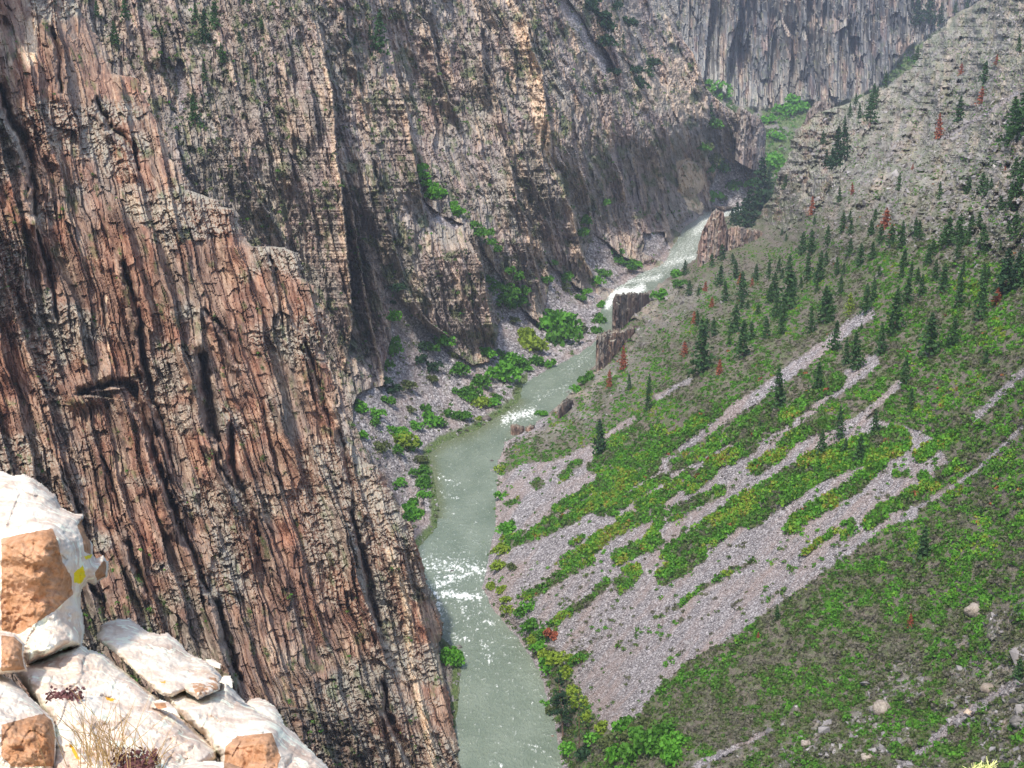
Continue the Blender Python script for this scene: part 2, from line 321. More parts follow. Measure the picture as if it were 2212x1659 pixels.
near = sheet('near_cliff_terrain', -90, 1785, -130, 1060, None, lambda y: pl_x(S_NEAR, y)+9*(hsh(np.floor(y/11+vn(y/7, y*0, 3)), y*0, 4)-.6)*(y < 1350)+5*(vn(y/5, y*0, 5)-.5)+2*(vn(y/1.7, y*0, 6)-.5), 1.9, near_depth, near_masks, M_near, 70)
tag(near, 'steep red brown cliff of slanting slabs dropping to the river', kind='structure')

# ------------------------------------------------------------------ far side of the left bank: fins, gullies and scree fans
S_MID = [(1440, -90), (1463, 0), (1474, 83), (1497, 113), (1511, 150), (1524, 187), (1541, 207), (1574, 233), (1597, 247), (1624, 250), (1642, 267), (1647, 300), (1656, 360), (1654, 380), (1648, 410), (1620, 440), (1590, 448), (1545, 460)]
def mid_right(y): return np.where(y < 455, pl_x(S_MID, y), np.minimum(pl_x(LB, y)+24, 1560))
def zt(x, y, z): return (x, y, math.log(float(t_of_z(x, y, z))))
def lt(x, y, t): return (x, y, math.log(t))
mid_t = tps([zt(1520, 465, 0), zt(1450, 540, 0), zt(1390, 590, 0), zt(1318, 640, 0), zt(1290, 735, 0), zt(1180, 800, 0), zt(1120, 870, 0), zt(1020, 935, 0), zt(930, 980, 0), zt(948, 1090, 0), zt(898, 1230, 0), zt(955, 1378, 0), zt(985, 1560, 0), zt(960, 1780, 0),
             lt(830, 640, 1080), lt(740, 860, 935), lt(740, 400, 1040), lt(740, 0, 1140), lt(740, -90, 1170), lt(450, 400, 900), lt(300, 100, 940), lt(200, -90, 960), lt(450, -90, 1050), lt(1000, 500, 1210), lt(1060, 760, 1190), lt(1010, 520, 1195),
             lt(950, 0, 1390), lt(950, 250, 1330), lt(1170, 690, 1365), lt(1150, 300, 1450), lt(1150, 0, 1560), lt(1290, 620, 1590), lt(1290, 300, 1680), lt(1290, -60, 1830), lt(1450, 300, 2020), lt(1430, 100, 2130), lt(1440, -80, 2270), lt(1500, 330, 2280),
             lt(1530, 180, 2340), lt(1600, 260, 2430), lt(1650, 380, 2480), lt(1600, 440, 2440), lt(600, 700, 950), lt(700, 1100, 840), lt(800, 1000, 880), lt(850, 1150, 850), lt(700, 1500, 620), lt(900, 800, 1080), lt(500, 900, 820)])
CREST = [ # ridge line, width of its lit face, height of the step behind it
    ([(687, 50), (700, 100), (704, 140), (717, 187), (722, 253), (726, 333), (737, 400), (746, 500), (757, 620), (762, 700), (745, 800)], 95, 52),
    ([(742, 370), (757, 420), (766, 480), (778, 560), (792, 650), (817, 760), (830, 815)], 26, 26), ([(600, 30), (640, 45), (687, 50)], 10, 1),
    ([(848, 120), (855, 160), (871, 213), (881, 250), (891, 317), (901, 367), (910, 420), (916, 470)], 80, 48), ([(885, 0), (891, 20), (925, 50), (938, 100), (948, 150), (971, 217), (991, 250), (1003, 290)], 44, 34),
    ([(1025, 7), (1038, 50), (1041, 110), (1045, 170), (1060, 230)], 45, 24), ([(1041, 133), (1055, 160), (1071, 200), (1085, 253), (1090, 290)], 25, 20),
    ([(1100, -20), (1111, 7), (1138, 43), (1151, 110), (1171, 150), (1176, 200), (1186, 267), (1192, 300), (1188, 347)], 50, 34), ([(1188, 350), (1211, 373), (1223, 427), (1238, 460), (1243, 490), (1258, 553), (1275, 582), (1303, 622)], 62, 46),
    ([(1085, 307), (1105, 360), (1118, 433), (1138, 473), (1147, 533), (1165, 600), (1176, 682)], 52, 44), ([(1101, 267), (1125, 287), (1141, 367), (1171, 427), (1190, 467), (1200, 540)], 26, 22), ([(1168, 317), (1181, 383), (1190, 467)], 18, 16),
    ([(1005, 500), (1031, 550), (1046, 586), (1051, 636), (1061, 686), (1076, 755)], 100, 56), ([(881, 613), (895, 653), (925, 693), (978, 730)], 26, 18), ([(1398, 273), (1425, 333), (1442, 400), (1450, 450)], 40, 22),
    ([(1300, 40), (1330, 110), (1380, 190), (1430, 260)], 34, 12), ([(1591, 233), (1607, 300), (1616, 353)], 22, 22), ([(1644, 262), (1650, 300), (1657, 370)], 26, 22), ([(1474, 83), (1497, 113), (1515, 160), (1535, 210)], 40, 18),
    ([(1248, 250), (1262, 330), (1270, 420), (1290, 500)], 30, 14), ([(333, 43), (350, 90), (345, 150)], 40, 20), ([(560, 190), (590, 260), (625, 330), (640, 420)], 50, 20), ([(380, 300), (400, 380), (440, 440)], 40, 14), ([(470, 290), (520, 360), (560, 430), (610, 500)], 40, 18),
    ([(800, 330), (820, 420), (850, 520), (875, 600)], 40, 24), ([(640, 90), (668, 160), (680, 240), (690, 330)], 30, 16), ([(1340, 330), (1350, 400), (1380, 470), (1400, 520)], 30, 14)]
FAN = [ # loose scree
    [(828, 605), (845, 622), (880, 660), (915, 705), (960, 745), (1020, 790), (1055, 780), (1080, 690), (1060, 640), (1040, 570), (1035, 520), (1060, 560), (1090, 620), (1140, 680), (1170, 700), (1185, 600), (1180, 560), (1240, 620), (1300, 640), (1300, 740), (1200, 810), (1120, 880), (1030, 945), (945, 990), (955, 1150), (910, 1185), (860, 1090), (800, 990), (760, 900), (770, 850), (830, 830), (845, 700)],
    [(1205, 0), (1228, 0), (1260, 50), (1300, 100), (1330, 150), (1310, 160), (1270, 110), (1235, 60)], [(1280, 500), (1330, 540), (1400, 590), (1340, 630), (1290, 620), (1265, 560)], [(1550, 330), (1580, 350), (1620, 395), (1640, 420), (1600, 450), (1540, 440), (1530, 410), (1545, 380)],
    [(905, 415), (925, 440), (960, 470), (1000, 490), (980, 500), (930, 470)], [(380, 130), (395, 130), (408, 200), (402, 240), (385, 240)], [(1390, 500), (1430, 500), (1450, 540), (1440, 570), (1390, 545)]]
def in_any(pgs, X, Y):
    r = np.zeros(X.shape, bool)
    for p in pgs: r |= inpoly(p, X, Y)
    return r
def fanmask(X, Y):
    wx = X+14*(fbm(X/25, Y/25, 2, 90)-.5); wy = Y+14*(fbm(X/25, Y/25, 2, 91)-.5); return in_any(FAN, wx, wy).astype(float)
def mid_base(X, Y):
    T = np.exp(mid_t(X, Y))
    for pl, wl, A in CREST:
        y0, y1 = pl[0][1], pl[-1][1]
        cx = pl_x(pl, Y)+3*(vn(Y/7, Y*0, int(wl))-.5)+2*(vn(Y/2.5, Y*0, int(wl)+1)-.5); d = cx-X
        hh = y1-y0; env = sst(y0-12-.06*hh, y0+.32*hh, Y+10*(vn(X/9, Y*0, 46)-.5))*sst(y1+10, y1-.25*hh, Y)*A*1.7
        T = T-env*np.where(d >= 0, .7*(1-d/(1.25*wl)).clip(0)+.3*np.exp(-(d/(.3*wl))**1.2), 0)+env*.3*np.where(d < 0, np.exp(-(-d/(wl*.45))**1.5), 0)
    return T
def mid_depth(X, Y):
    T = mid_base(X, Y); fan = fanmask(X, Y); ro = 1-fan
    a = X-.24*Y+30*(fbm(X/90, Y/110, 3, 47)-.5)+8*(fbm(X/14, Y/26, 3, 48)-.5); b = Y+12*(fbm(X/26, Y/30, 2, 49)-.5); q = T/1000
    v, f, g = block(a, b, 34, 150, 51); r = -(v-.5)*11*sst(0, .15, g)*sst(1, .7, g)-9*(f**1.3)*(.3+v)
    v, f, g = block(a, b, 14, 60, 52); r += -(v-.5)*5*sst(0, .1, g)-3.5*(f**1.3)*(.3+v)-1.2*(g-.5)+1.*sst(.14, 0, f)
    v, f, g = block(a+.05*b, b, 6, 34, 53); r += -(v-.5)*2.6-1.2*(g-.5)+1*sst(.2, 0, f)
    v, f, g = block(a, b, 3.4, 16, 54); r += -(v-.5)*3.2
    r += -7*(fbm(a/30, b/70, 4, 55)-.5)*2-3*(fbm(a/7, b/30, 3, 57)-.5)*2-3*(fbm(X/6, Y/9, 3, 56)-.5)*2
    T = T+r*ro*q+fan*q*(5+1.4*(vn(X/2.1, Y/2.1, 58)-.5)-5*(fbm(X/40, Y/30, 3, 59)-.5)*2)
    dd = np.hypot((X-1492)/30, (Y-385)/38); T = T-45*np.sqrt(np.clip(1-dd**2, 0, 1))
    return bank(X, Y, T, LB, -1)
def mid_masks(X, Y):
    a = X-.24*Y; fan = fanmask(X, Y); n = fbm(a/16, Y/90, 4, 60); n2 = fbm(X/80, Y/70, 3, 61)
    red = .7*sst(.40, .62, n)*sst(.66, .40, n2)
    pale = sst(.66, .74, fbm(a/5, Y/60, 3, 64))*.35
    gul = 0*X
    for pl, wl, A in CREST:
        hh = pl[-1][1]-pl[0][1]; d = pl_x(pl, Y)-X; ev = sst(pl[0][1]-5, pl[0][1]+.3*hh, Y)*sst(pl[-1][1]+10, pl[-1][1]-.25*hh, Y)*min(1, A/36)
        red = np.maximum(red, .62*ev*(d > -2)*np.exp(-d.clip(0)/(wl*.6))*(.45+.55*sst(.35, .6, fbm(a/9, Y/50, 3, 62)))); gul = np.maximum(gul, ev*(d < 0)*np.exp(d.clip(None, 0)/(wl*.35)))
    for k, (wd, am) in {0: (18, .9), 1: (9, .7), 3: (10, .3), 12: (20, .6)}.items():
        cx = pl_x(CREST[k][0], Y); ok = (Y > CREST[k][0][0][1]) & (Y < CREST[k][0][-1][1]); d = cx-X
        red = np.maximum(red, am*ok*sst(wd*1.6, wd*.5, d)*(d > -3))
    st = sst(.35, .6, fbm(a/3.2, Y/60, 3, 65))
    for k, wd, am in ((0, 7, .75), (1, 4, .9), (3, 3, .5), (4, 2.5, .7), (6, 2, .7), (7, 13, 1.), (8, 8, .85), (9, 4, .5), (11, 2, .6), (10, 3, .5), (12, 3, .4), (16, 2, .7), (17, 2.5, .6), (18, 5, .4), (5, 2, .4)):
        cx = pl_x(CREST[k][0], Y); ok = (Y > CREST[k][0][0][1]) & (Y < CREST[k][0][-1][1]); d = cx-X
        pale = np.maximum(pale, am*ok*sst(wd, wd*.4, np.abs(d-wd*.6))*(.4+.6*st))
    d, _ = pl_d([(1120, 60), (1140, 130), (1160, 230), (1172, 300)], X, Y); pale = np.maximum(pale, .7*sst(18, 9, d+4*(vn(X/5, Y/5, 2)-.5)))
    for pg, am in (([(1462, 398), (1476, 395), (1500, 420), (1524, 450), (1515, 464), (1488, 452)], 1.), ([(1360, 150), (1400, 140), (1440, 180), (1430, 230), (1390, 250), (1370, 210)], .3), ([(1420, 180), (1450, 130), (1480, 120), (1500, 170), (1530, 210), (1530, 260), (1500, 250), (1470, 240), (1440, 220)], .45), ([(1462, 350), (1490, 340), (1515, 365), (1525, 400), (1500, 425), (1465, 415), (1458, 380)], .75)):
        pale = np.maximum(pale, am*inpoly(pg, X+8*(fbm(X/9, Y/9, 2, 4)-.5), Y))
    grey = .5+.4*n2
    shelf = sst(.5, .64, fbm(X/34, Y/26, 4, 66)+.12*(Y < 250)*(X < 680))
    v34, _, _ = block(a, Y, 34, 150, 51); v14, _, _ = block(a, Y, 14, 60, 52); red = red*(.55+.6*v14)+.15*(v34 > .6); pale = np.maximum(pale, .4*(v14 > .88)); grey = grey+.3*(v14 < .3)
    soil = .7*shelf*(1-fan)*sst(.8, .3, n)
    moss = sst(.60, .72, fbm(a/12, Y/18, 4, 67)+.05*shelf+.05*gul-.05*red)*.6*(1-fan*.8)
    dl, _ = pl_d(LB, X, Y); moss = np.maximum(moss, .95*sst(14, 5, np.abs(dl-8)+5*(fbm(X/8, Y/8, 2, 68)-.5))*(Y > 780)*(X < 1140))
    sand = .6*inpoly([(1120, 850), (1125, 885), (1060, 925), (1030, 935), (1050, 890), (1085, 860)], X, Y)
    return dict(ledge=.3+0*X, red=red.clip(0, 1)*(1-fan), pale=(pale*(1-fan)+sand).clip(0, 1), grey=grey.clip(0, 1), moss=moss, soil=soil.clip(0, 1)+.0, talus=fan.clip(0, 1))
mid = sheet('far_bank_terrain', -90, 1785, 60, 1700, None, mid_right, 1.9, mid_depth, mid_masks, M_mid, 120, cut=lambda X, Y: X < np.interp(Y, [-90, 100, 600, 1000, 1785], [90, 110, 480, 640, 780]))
tag(mid, 'grey brown rock fins and scree fans above the left river bank', kind='structure')

# ------------------------------------------------------------------ the great wall closing the canyon, and the side valley at its foot
far_t = tps([lt(1400, 200, 2950), lt(1520, 190, 2980), lt(1640, 240, 3000), lt(1750, 225, 3020), lt(1950, 150, 3060), lt(2212, 100, 3150), lt(1400, -90, 3060), lt(1640, -90, 3080), lt(1950, -90, 3140), lt(2250, -90, 3250),
             lt(1640, 420, 2560), lt(1700, 330, 2760), lt(1560, 300, 2700), lt(1540, 460, 2500), lt(1800, 400, 2700), lt(2000, 400, 2800), lt(1560, 235, 2900)])
FARBASE = [(1380, 150), (1520, 180), (1560, 205), (1600, 232), (1640, 240), (1700, 232), (1750, 222), (1800, 235), (1900, 190), (1960, 110), (2040, 60), (2110, 10), (2250, -60)]
FARCR = [([(1545, -90), (1530, 60), (1520, 190)], 40, 45), ([(1600, -90), (1596, 40), (1575, 110), (1570, 200)], 34, 60), ([(1690, 40), (1712, 80), (1705, 160), (1700, 230)], 40, 40), ([(1738, 60), (1755, 130), (1770, 230)], 36, 50), ([(1668, 80), (1664, 150), (1668, 220)], 26, 20),
         ([(1830, 40), (1835, 130), (1838, 220)], 50, 34), ([(1905, -40), (1916, 60), (1920, 150)], 30, 34), ([(1800, -60), (1810, 60), (1815, 120)], 34, 22), ([(1950, -90), (1960, 20), (1975, 90)], 40, 30)]
def far_above(X, Y): return sst(-4, 10, np.interp(X.ravel(), [p[0] for p in FARBASE], [p[1] for p in FARBASE]).reshape(X.shape)-Y)
def far_depth(X, Y):
    T = np.exp(far_t(X, Y)); up = far_above(X, Y)
    for pl, wl, A in FARCR:
        d = pl_x(pl, Y)-X; env = A*sst(pl[0][1]-5, pl[0][1]+30, Y)*up*1.2
        T = T-env*np.where(d >= 0, np.exp(-(d/wl)**1.6), 0)+env*.5*np.where(d < 0, np.exp(-(-d/(wl*.5))**1.5), 0)
    a = X+.02*Y; b = Y
    v, f, g = block(a, b, 22, 160, 71); r = -(v-.5)*50-12*f
    v, f, g = block(a, b, 9, 70, 72); r += -(v-.5)*28
    v, f, g = block(a, b, 4, 26, 73); r += -(v-.5)*14
    r += -40*(fbm(a/20, b/90, 4, 74)-.5)
    return T+r*up+(1-up)*30*(fbm(X/16, Y/12, 4, 75)-.5)
def far_masks(X, Y):
    up = far_above(X, Y); a = X
    red = .45*sst(.55, .7, fbm(a/8, Y/50, 4, 80))*up
    moss = (1-up)*sst(.34, .5, fbm(X/18, Y/14, 4, 81))*.85+up*.35*sst(.64, .74, fbm(X/7, Y/12, 4, 82))
    return dict(ledge=.5*up, red=red, pale=.25*up*sst(.62, .74, fbm(a/4, Y/40, 3, 83)), grey=.5+0*X, moss=moss, soil=.5*(1-up), talus=.25*(1-up), lean=-.02)
far = sheet('canyon_wall_terrain', -90, 520, 1380, 2260, None, None, 1.9, far_depth, far_masks, M_far)
tag(far, 'tall blue grey wall of vertical columns closing the canyon', kind='structure')

# ------------------------------------------------------------------ the long slope on the right
S_RT = [(2180, -90), (2121, -7), (2108, 7), (2061, 33), (2041, 57), (1994, 93), (1968, 147), (1915, 183), (1885, 197), (1860, 208), (1835, 222), (1800, 234), (1765, 243), (1742, 258), (1717, 283), (1707, 333), (1681, 373), (1671, 417), (1655, 440), (1610, 455), (1575, 464)]
def slope_left(y): return np.where(y < 466, pl_x(S_RT, y)+sst(460, 420, y)*(7*(vn(y/14, y*0, 7)-.5)+7*(hsh(np.floor(y/6), y*0, 8)-.5)+3*(vn(y/2, y*0, 9)-.5)), pl_x(RB, y)-24)
rt_t = tps([zt(x, y, 0) for x, y in RB[3:-1:2]] + [lt(2212, 1659, 357), lt(2300, 1785, 320), lt(1700, 1659, 420), lt(2212, 1300, 415), lt(2212, 900, 505), lt(2212, 500, 680), lt(2212, 250, 890), lt(2212, 0, 1500), lt(2230, -90, 1700), lt(1990, 950, 568), lt(1890, 690, 716), lt(1330, 1560, 522),
            lt(1430, 960, 758), lt(1900, 400, 1098), lt(1800, 300, 1765), lt(1700, 400, 1850), lt(1760, 230, 2200), lt(2000, 100, 2150), lt(2108, 7, 2150), lt(1640, 475, 2080), lt(1500, 700, 1040), lt(1300, 850, 990), lt(1600, 560, 1500), lt(1600, 1250, 560), lt(2000, 300, 1350), lt(1750, 480, 1300), lt(1400, 1750, 430), lt(1400, 720, 1180)])
RA = lambda L: [(1080+.2441*x, 810+.2441*y) for x, y in L]
RBx = lambda L: [(1080+.2441*x, 1215+.2441*y) for x, y in L]
RC = lambda L: [(1620+.4255*x, 810+.4255*y) for x, y in L]
R6 = lambda L: [(1474.3+.3335*x, 553+.3335*y) for x, y in L]
R9 = lambda L: [(1474.3+.3335*x, 1106+.3335*y) for x, y in L]
TALUS = [[(1060, 1045), (1130, 1000), (1190, 998), (1280, 958), (1290, 1005), (1400, 1000), (1450, 985), (1700, 940), (1760, 935), (1860, 900), (1990, 930), (2030, 960), (2050, 1000), (2000, 1050), (1900, 1150), (1850, 1180), (1760, 1250), (1690, 1300), (1620, 1350), (1560, 1390), (1480, 1430), (1430, 1480), (1380, 1545), (1340, 1585), (1300, 1570), (1230, 1460), (1200, 1400), (1140, 1385), (1050, 1290), (1050, 1200)]]
CLIFFY = [(1640, 470), (1700, 335), (1745, 245), (1870, 205), (1890, 255), (1840, 330), (1810, 400), (1750, 465), (1690, 500)]
CHUTE = [(R6([(0, 1230), (280, 1040), (560, 850), (760, 700), (920, 590), (1130, 420), (1210, 370)]), 13), (R6([(100, 1550), (400, 1330), (640, 1130), (850, 960), (1080, 790), (1230, 680)]), 17), (R6([(250, 1500), (560, 1370), (850, 1200), (1100, 1090), (1300, 920), (1400, 830)]), 8),
         (R6([(2212, 750), (1950, 1000), (1750, 1150), (1600, 1300), (1500, 1400)]), 9), (R9([(0, 900), (300, 760), (620, 500), (1000, 280), (1300, 60), (1480, 0)]), 16), (R6([(2212, 1100), (1900, 1400), (1650, 1560), (1480, 1650)]), 5), (RA([(950, 540), (1050, 460), (1180, 390)]), 6), (RA([(1400, 200), (1550, 110), (1680, 50)]), 6),
         (R6([(1250, 160), (1290, 90)]), 5), (R9([(1400, 1658), (1600, 1500), (1800, 1330), (2000, 1200), (2212, 1100)]), 11), (R9([(100, 1640), (400, 1500), (560, 1420)]), 7), ([(2040, 300), (2140, 240), (2200, 200)], 4), (R6([(960, 40), (1000, 0)]), 3)]
SHRUB = [ # (line, half width, density)
    (RA([(1000, 1220), (1110, 1120), (1250, 1030), (1380, 950), (1470, 910)]), 9, 1), (RA([(1250, 1160), (1450, 1080), (1560, 980), (1680, 890)]), 14, .9), (RA([(1680, 1000), (1820, 890), (1900, 780), (2050, 730), (2212, 640)]), 15, 1), (RA([(1540, 800), (1700, 730), (1850, 650), (2000, 560), (2212, 400), (2400, 300)]), 14, .8),
    (RA([(600, 1650), (800, 1520), (950, 1430), (1150, 1290), (1300, 1240)]), 15, .8), (RA([(1340, 1430), (1400, 1310)]), 9, 1), (RA([(1400, 1220), (1410, 1215)]), 12, 1), (RA([(1520, 1260), (1650, 1180), (1800, 1100), (1950, 1030)]), 13, .7), (RA([(1050, 1620), (1200, 1550), (1380, 1490)]), 14, 1),
    (RA([(1560, 1600), (1700, 1520), (1900, 1370), (2100, 1220), (2212, 1150)]), 28, 1), (RBx([(230, 310), (380, 240), (520, 130), (640, 60), (800, 0)]), 9, .8), (RBx([(470, 550), (650, 430), (800, 320), (950, 170)]), 7, .9), (RBx([(1080, 210), (1180, 80)]), 16, 1), (RBx([(1450, 130), (1600, 50), (1750, -60)]), 17, 1),
    (RBx([(1560, 410), (1700, 280), (1850, 200), (2000, 100), (2212, 0)]), 3, .8), (RBx([(640, 900), (740, 820)]), 6, 1), (RC([(200, 790), (220, 780)]), 11, 1), (RC([(240, 740), (330, 680), (450, 620), (540, 560), (620, 490), (700, 400)]), 14, 1), (RC([(500, 770), (515, 765)]), 9, 1),
    (RC([(600, 760), (680, 690), (780, 640), (850, 600), (930, 570)]), 13, .9), (RC([(880, 525), (885, 520)]), 10, 1), (RC([(490, 820), (495, 815)]), 8, .7), (RC([(0, 330), (140, 250), (250, 170), (330, 100), (450, 30)]), 14, 1), (RC([(30, 480), (150, 400), (230, 310), (330, 270), (400, 250)]), 14, .9),
    (RC([(0, 700), (100, 620), (200, 560), (320, 480), (450, 430), (600, 380), (740, 340)]), 32, 1), (RC([(730, 510), (790, 510)]), 6, .8), (RC([(280, 910), (350, 850), (430, 800)]), 4, .9), (RC([(860, 410), (1000, 330), (1100, 250)]), 14, .8), (RC([(960, 500), (1080, 440), (1200, 330)]), 12, .8),
    (RA([(830, 820), (900, 740), (1000, 650), (1080, 560)]), 12, .8), (RA([(560, 910), (620, 830), (700, 770)]), 8, .7), (RA([(330, 970), (335, 960)]), 12, .8), (RA([(60, 1150), (150, 1110)]), 5, .7), (RA([(60, 1480), (250, 1430), (450, 1350), (560, 1300)]), 13, .9), (RA([(500, 1200), (580, 1150), (680, 1120)]), 10, 1), (RA([(540, 1320), (700, 1220), (800, 1160)]), 11, 1),
    (RA([(700, 1090), (800, 1010), (900, 940)]), 9, 1), (RA([(900, 1130), (1000, 1020), (1150, 880), (1300, 800)]), 26, 1), (RA([(950, 900), (1100, 780), (1250, 680), (1400, 540)]), 24, .8), (RA([(1330, 700), (1450, 640), (1600, 540), (1750, 430), (1900, 330)]), 16, 1), (RA([(650, 1490), (720, 1440)]), 6, .8), (RA([(420, 1290), (480, 1240)]), 6, .8)]
VEGZ = {}
def slope_fields(X, Y):
    wx = X+5*(fbm(X/30, Y/30, 3, 100)-.5)+9*(fbm(X/4, Y/3, 2, 98)-.5); wy = Y+5*(fbm(X/30, Y/30, 3, 101)-.5)+9*(fbm(X/4, Y/3, 2, 99)-.5)
    tal = in_any(TALUS, wx, wy).astype(float)
    for pl, wd in CHUTE:
        d, u = pl_d(pl, wx, wy); tal = np.maximum(tal, sst(wd+2, wd-2, d))
    sh = 0*X
    for pl, wd, am in SHRUB:
        d, _ = pl_d(pl, wx, wy); sh = np.maximum(sh, am*sst(wd+3, wd-3, d))
    tal = np.where(sh > .4, tal*.25, tal)
    # streaks run straight down the slope
    ang = np.radians(np.interp(Y, [0, 500, 900, 1659], [48, 38, 36, 36])); ca, sa = np.cos(ang), np.sin(ang)
    al = X*ca-Y*sa; ac = X*sa+Y*ca
    stk = fbm(ac/13, al/80, 4, 102); fine = fbm(ac/6, al/14, 3, 103)
    rocky = sst(600, 340, Y-.12*(X-1700)+90*(fbm(X/60, Y/50, 3, 95)-.5))
    rocky = np.maximum(rocky, .75*sst(0, 120, (X-1950)*.5+(Y-1330)-30)*sst(.45, .6, fbm(ac/30, al/60, 3, 104)))
    low = sst(-60, 60, Y-(1700-.62*(X-1400)))*1.
    green = (1-rocky*.38)*sst(.26, .5, .55*stk+.45*fine+.05)
    veg = np.where(tal > .5, 0, green); veg = np.maximum(veg, sh)
    dk, _ = pl_d(RB, X, Y); veg = veg*sst(3, 12, dk); nr = sst(150, 30, dk)*sst(1000, 900, Y)*sst(560, 640, Y)*sst(.36, .5, fbm(X/22, Y/18, 3, 91)); veg = veg*(1-.65*nr); rocky = np.maximum(rocky, .85*nr)
    return tal, sh, veg.clip(0, 1), rocky, stk, fine, al, ac
def slope_depth(X, Y):
    T = np.exp(rt_t(X, Y)); tal, sh, veg, rocky, stk, fine, al, ac = slope_fields(X, Y); q = T/700
    e = (X-slope_left(Y)); T = T+(Y < 440)*(60*np.exp(-(e.clip(0)/14)**1.4))
    r = -3.5*(stk-.5)*2*(1-tal*.7)-2.2*(fbm(X/22, Y/16, 3, 110)-.5)*2*(1-.6*tal)-.35*(vn(X/1.7, Y/1.7, 112)-.5)*2*(1+tal)
    v, f, g = block(ac+.5*al*.2, al, 7, 12, 113); r += -rocky*((v-.5)*3*sst(.45, .55, fbm(X/40, Y/30, 2, 119))+2*(fine-.5)*3)
    v, f, g = block(X-.1*Y, Y, 4, 7, 114); r += -rocky*(v-.5)*1.8*sst(.45, .55, fbm(X/40, Y/30, 2, 118))
    r += -rocky*(.12+.88*sst(900, 600, Y))*(80*(ridg(ac/60+.6*fbm(al/60, ac/60, 2, 96), al/150, 3, 97)-.5)+40*(ridg(X/34+fine, Y/30, 4, 115)-.5)+10*(fbm(X/9, Y/8, 3, 94)-.5)+7*(ridg(ac/8, al/20, 3, 116)-.5))-(1-tal)*5*(fbm(X/70, Y/50, 3, 117)-.5)*2
    clf = inpoly(CLIFFY, X+12*(fbm(X/20, Y/20, 3, 92)-.5), Y+12*(fbm(X/20, Y/20, 3, 93)-.5))*1.
    v, f, g = block(X-.1*Y, Y, 13, 60, 125); r += -clf*((v-.5)*9+9*f); v, f, g = block(X-.1*Y, Y, 5, 26, 126); r += -clf*((v-.5)*5+2*f)
    steep = sst(30, 0, e)*(Y > 640)*(Y < 930); 
    T = T+r*q
    cl = [([(1740, 330), (1745, 420), (1790, 440)], 24, 40)]
    for pl, wl, A in cl:
        cx = pl_x(pl, Y); d = cx-X; env = A*sst(pl[0][1]-6, pl[0][1]+15, Y)*sst(pl[-1][1]+6, pl[-1][1]-25, Y)
        T = T+env*np.where(d >= 0, np.exp(-(d/wl)**1.4), 0)
    dn = np.hypot((X-1330)/60, (Y-880)/40)
    return bank(X, Y, T, RB, 1)
def slope_masks(X, Y):
    tal, sh, veg, rocky, stk, fine, al, ac = slope_fields(X, Y)
    soil = (1-tal)*(1-rocky*(.55+.45*sst(.36, .52, fine)))
    clf = inpoly(CLIFFY, X+12*(fbm(X/20, Y/20, 3, 92)-.5), Y+12*(fbm(X/20, Y/20, 3, 93)-.5))*1.
    soil = np.maximum(soil*(1-.8*clf), .5*sh)*.95
    dk, _ = pl_d(RB, X, Y); shore = sst(26, 10, dk)*(Y > 900); tal = np.maximum(tal, shore)
    moss = .55*veg*sst(.4, .6, fbm(X/9, Y/7, 3, 105))*(1-.8*tal)
    return dict(ledge=.3*rocky+.4*clf, red=(.3*rocky+.5*clf)*sst(.55, .7, fbm(X/20, Y/24, 3, 106)), pale=.25*rocky*sst(.56, .7, fbm(ac/12, al/20, 3, 107)), grey=.4+.6*rocky, moss=moss, soil=soil.clip(0, 1)*(1-shore), talus=tal, lean=-.8)
right = sheet('right_slope_terrain', -90, 1785, 1000, 2300, slope_left, None, 1.9, slope_depth, slope_masks, M_slope, 90)
tag(right, 'long scree and scrub slope on the right of the river', kind='structure')
#@@OBJECTS
R1 = lambda L: [(.3335*p[0], .3335*p[1], *p[2:]) for p in L]
R2 = lambda L: [(737.7+.3335*p[0], .3335*p[1], *p[2:]) for p in L]
R3 = lambda L: [(1474.3+.3335*p[0], .3335*p[1], *p[2:]) for p in L]
R5 = lambda L: [(737.7+.3335*p[0], 553+.3335*p[1], *p[2:]) for p in L]
R6 = lambda L: [(1474.3+.3335*p[0], 553+.3335*p[1], *p[2:]) for p in L]
R8 = lambda L: [(737.7+.3335*p[0], 1106+.3335*p[1], *p[2:]) for p in L]
R9 = lambda L: [(1474.3+.3335*p[0], 1106+.3335*p[1], *p[2:]) for p in L]
R7 = lambda L: [(.3985*p[0], 998+.3985*p[1], *p[2:]) for p in L]
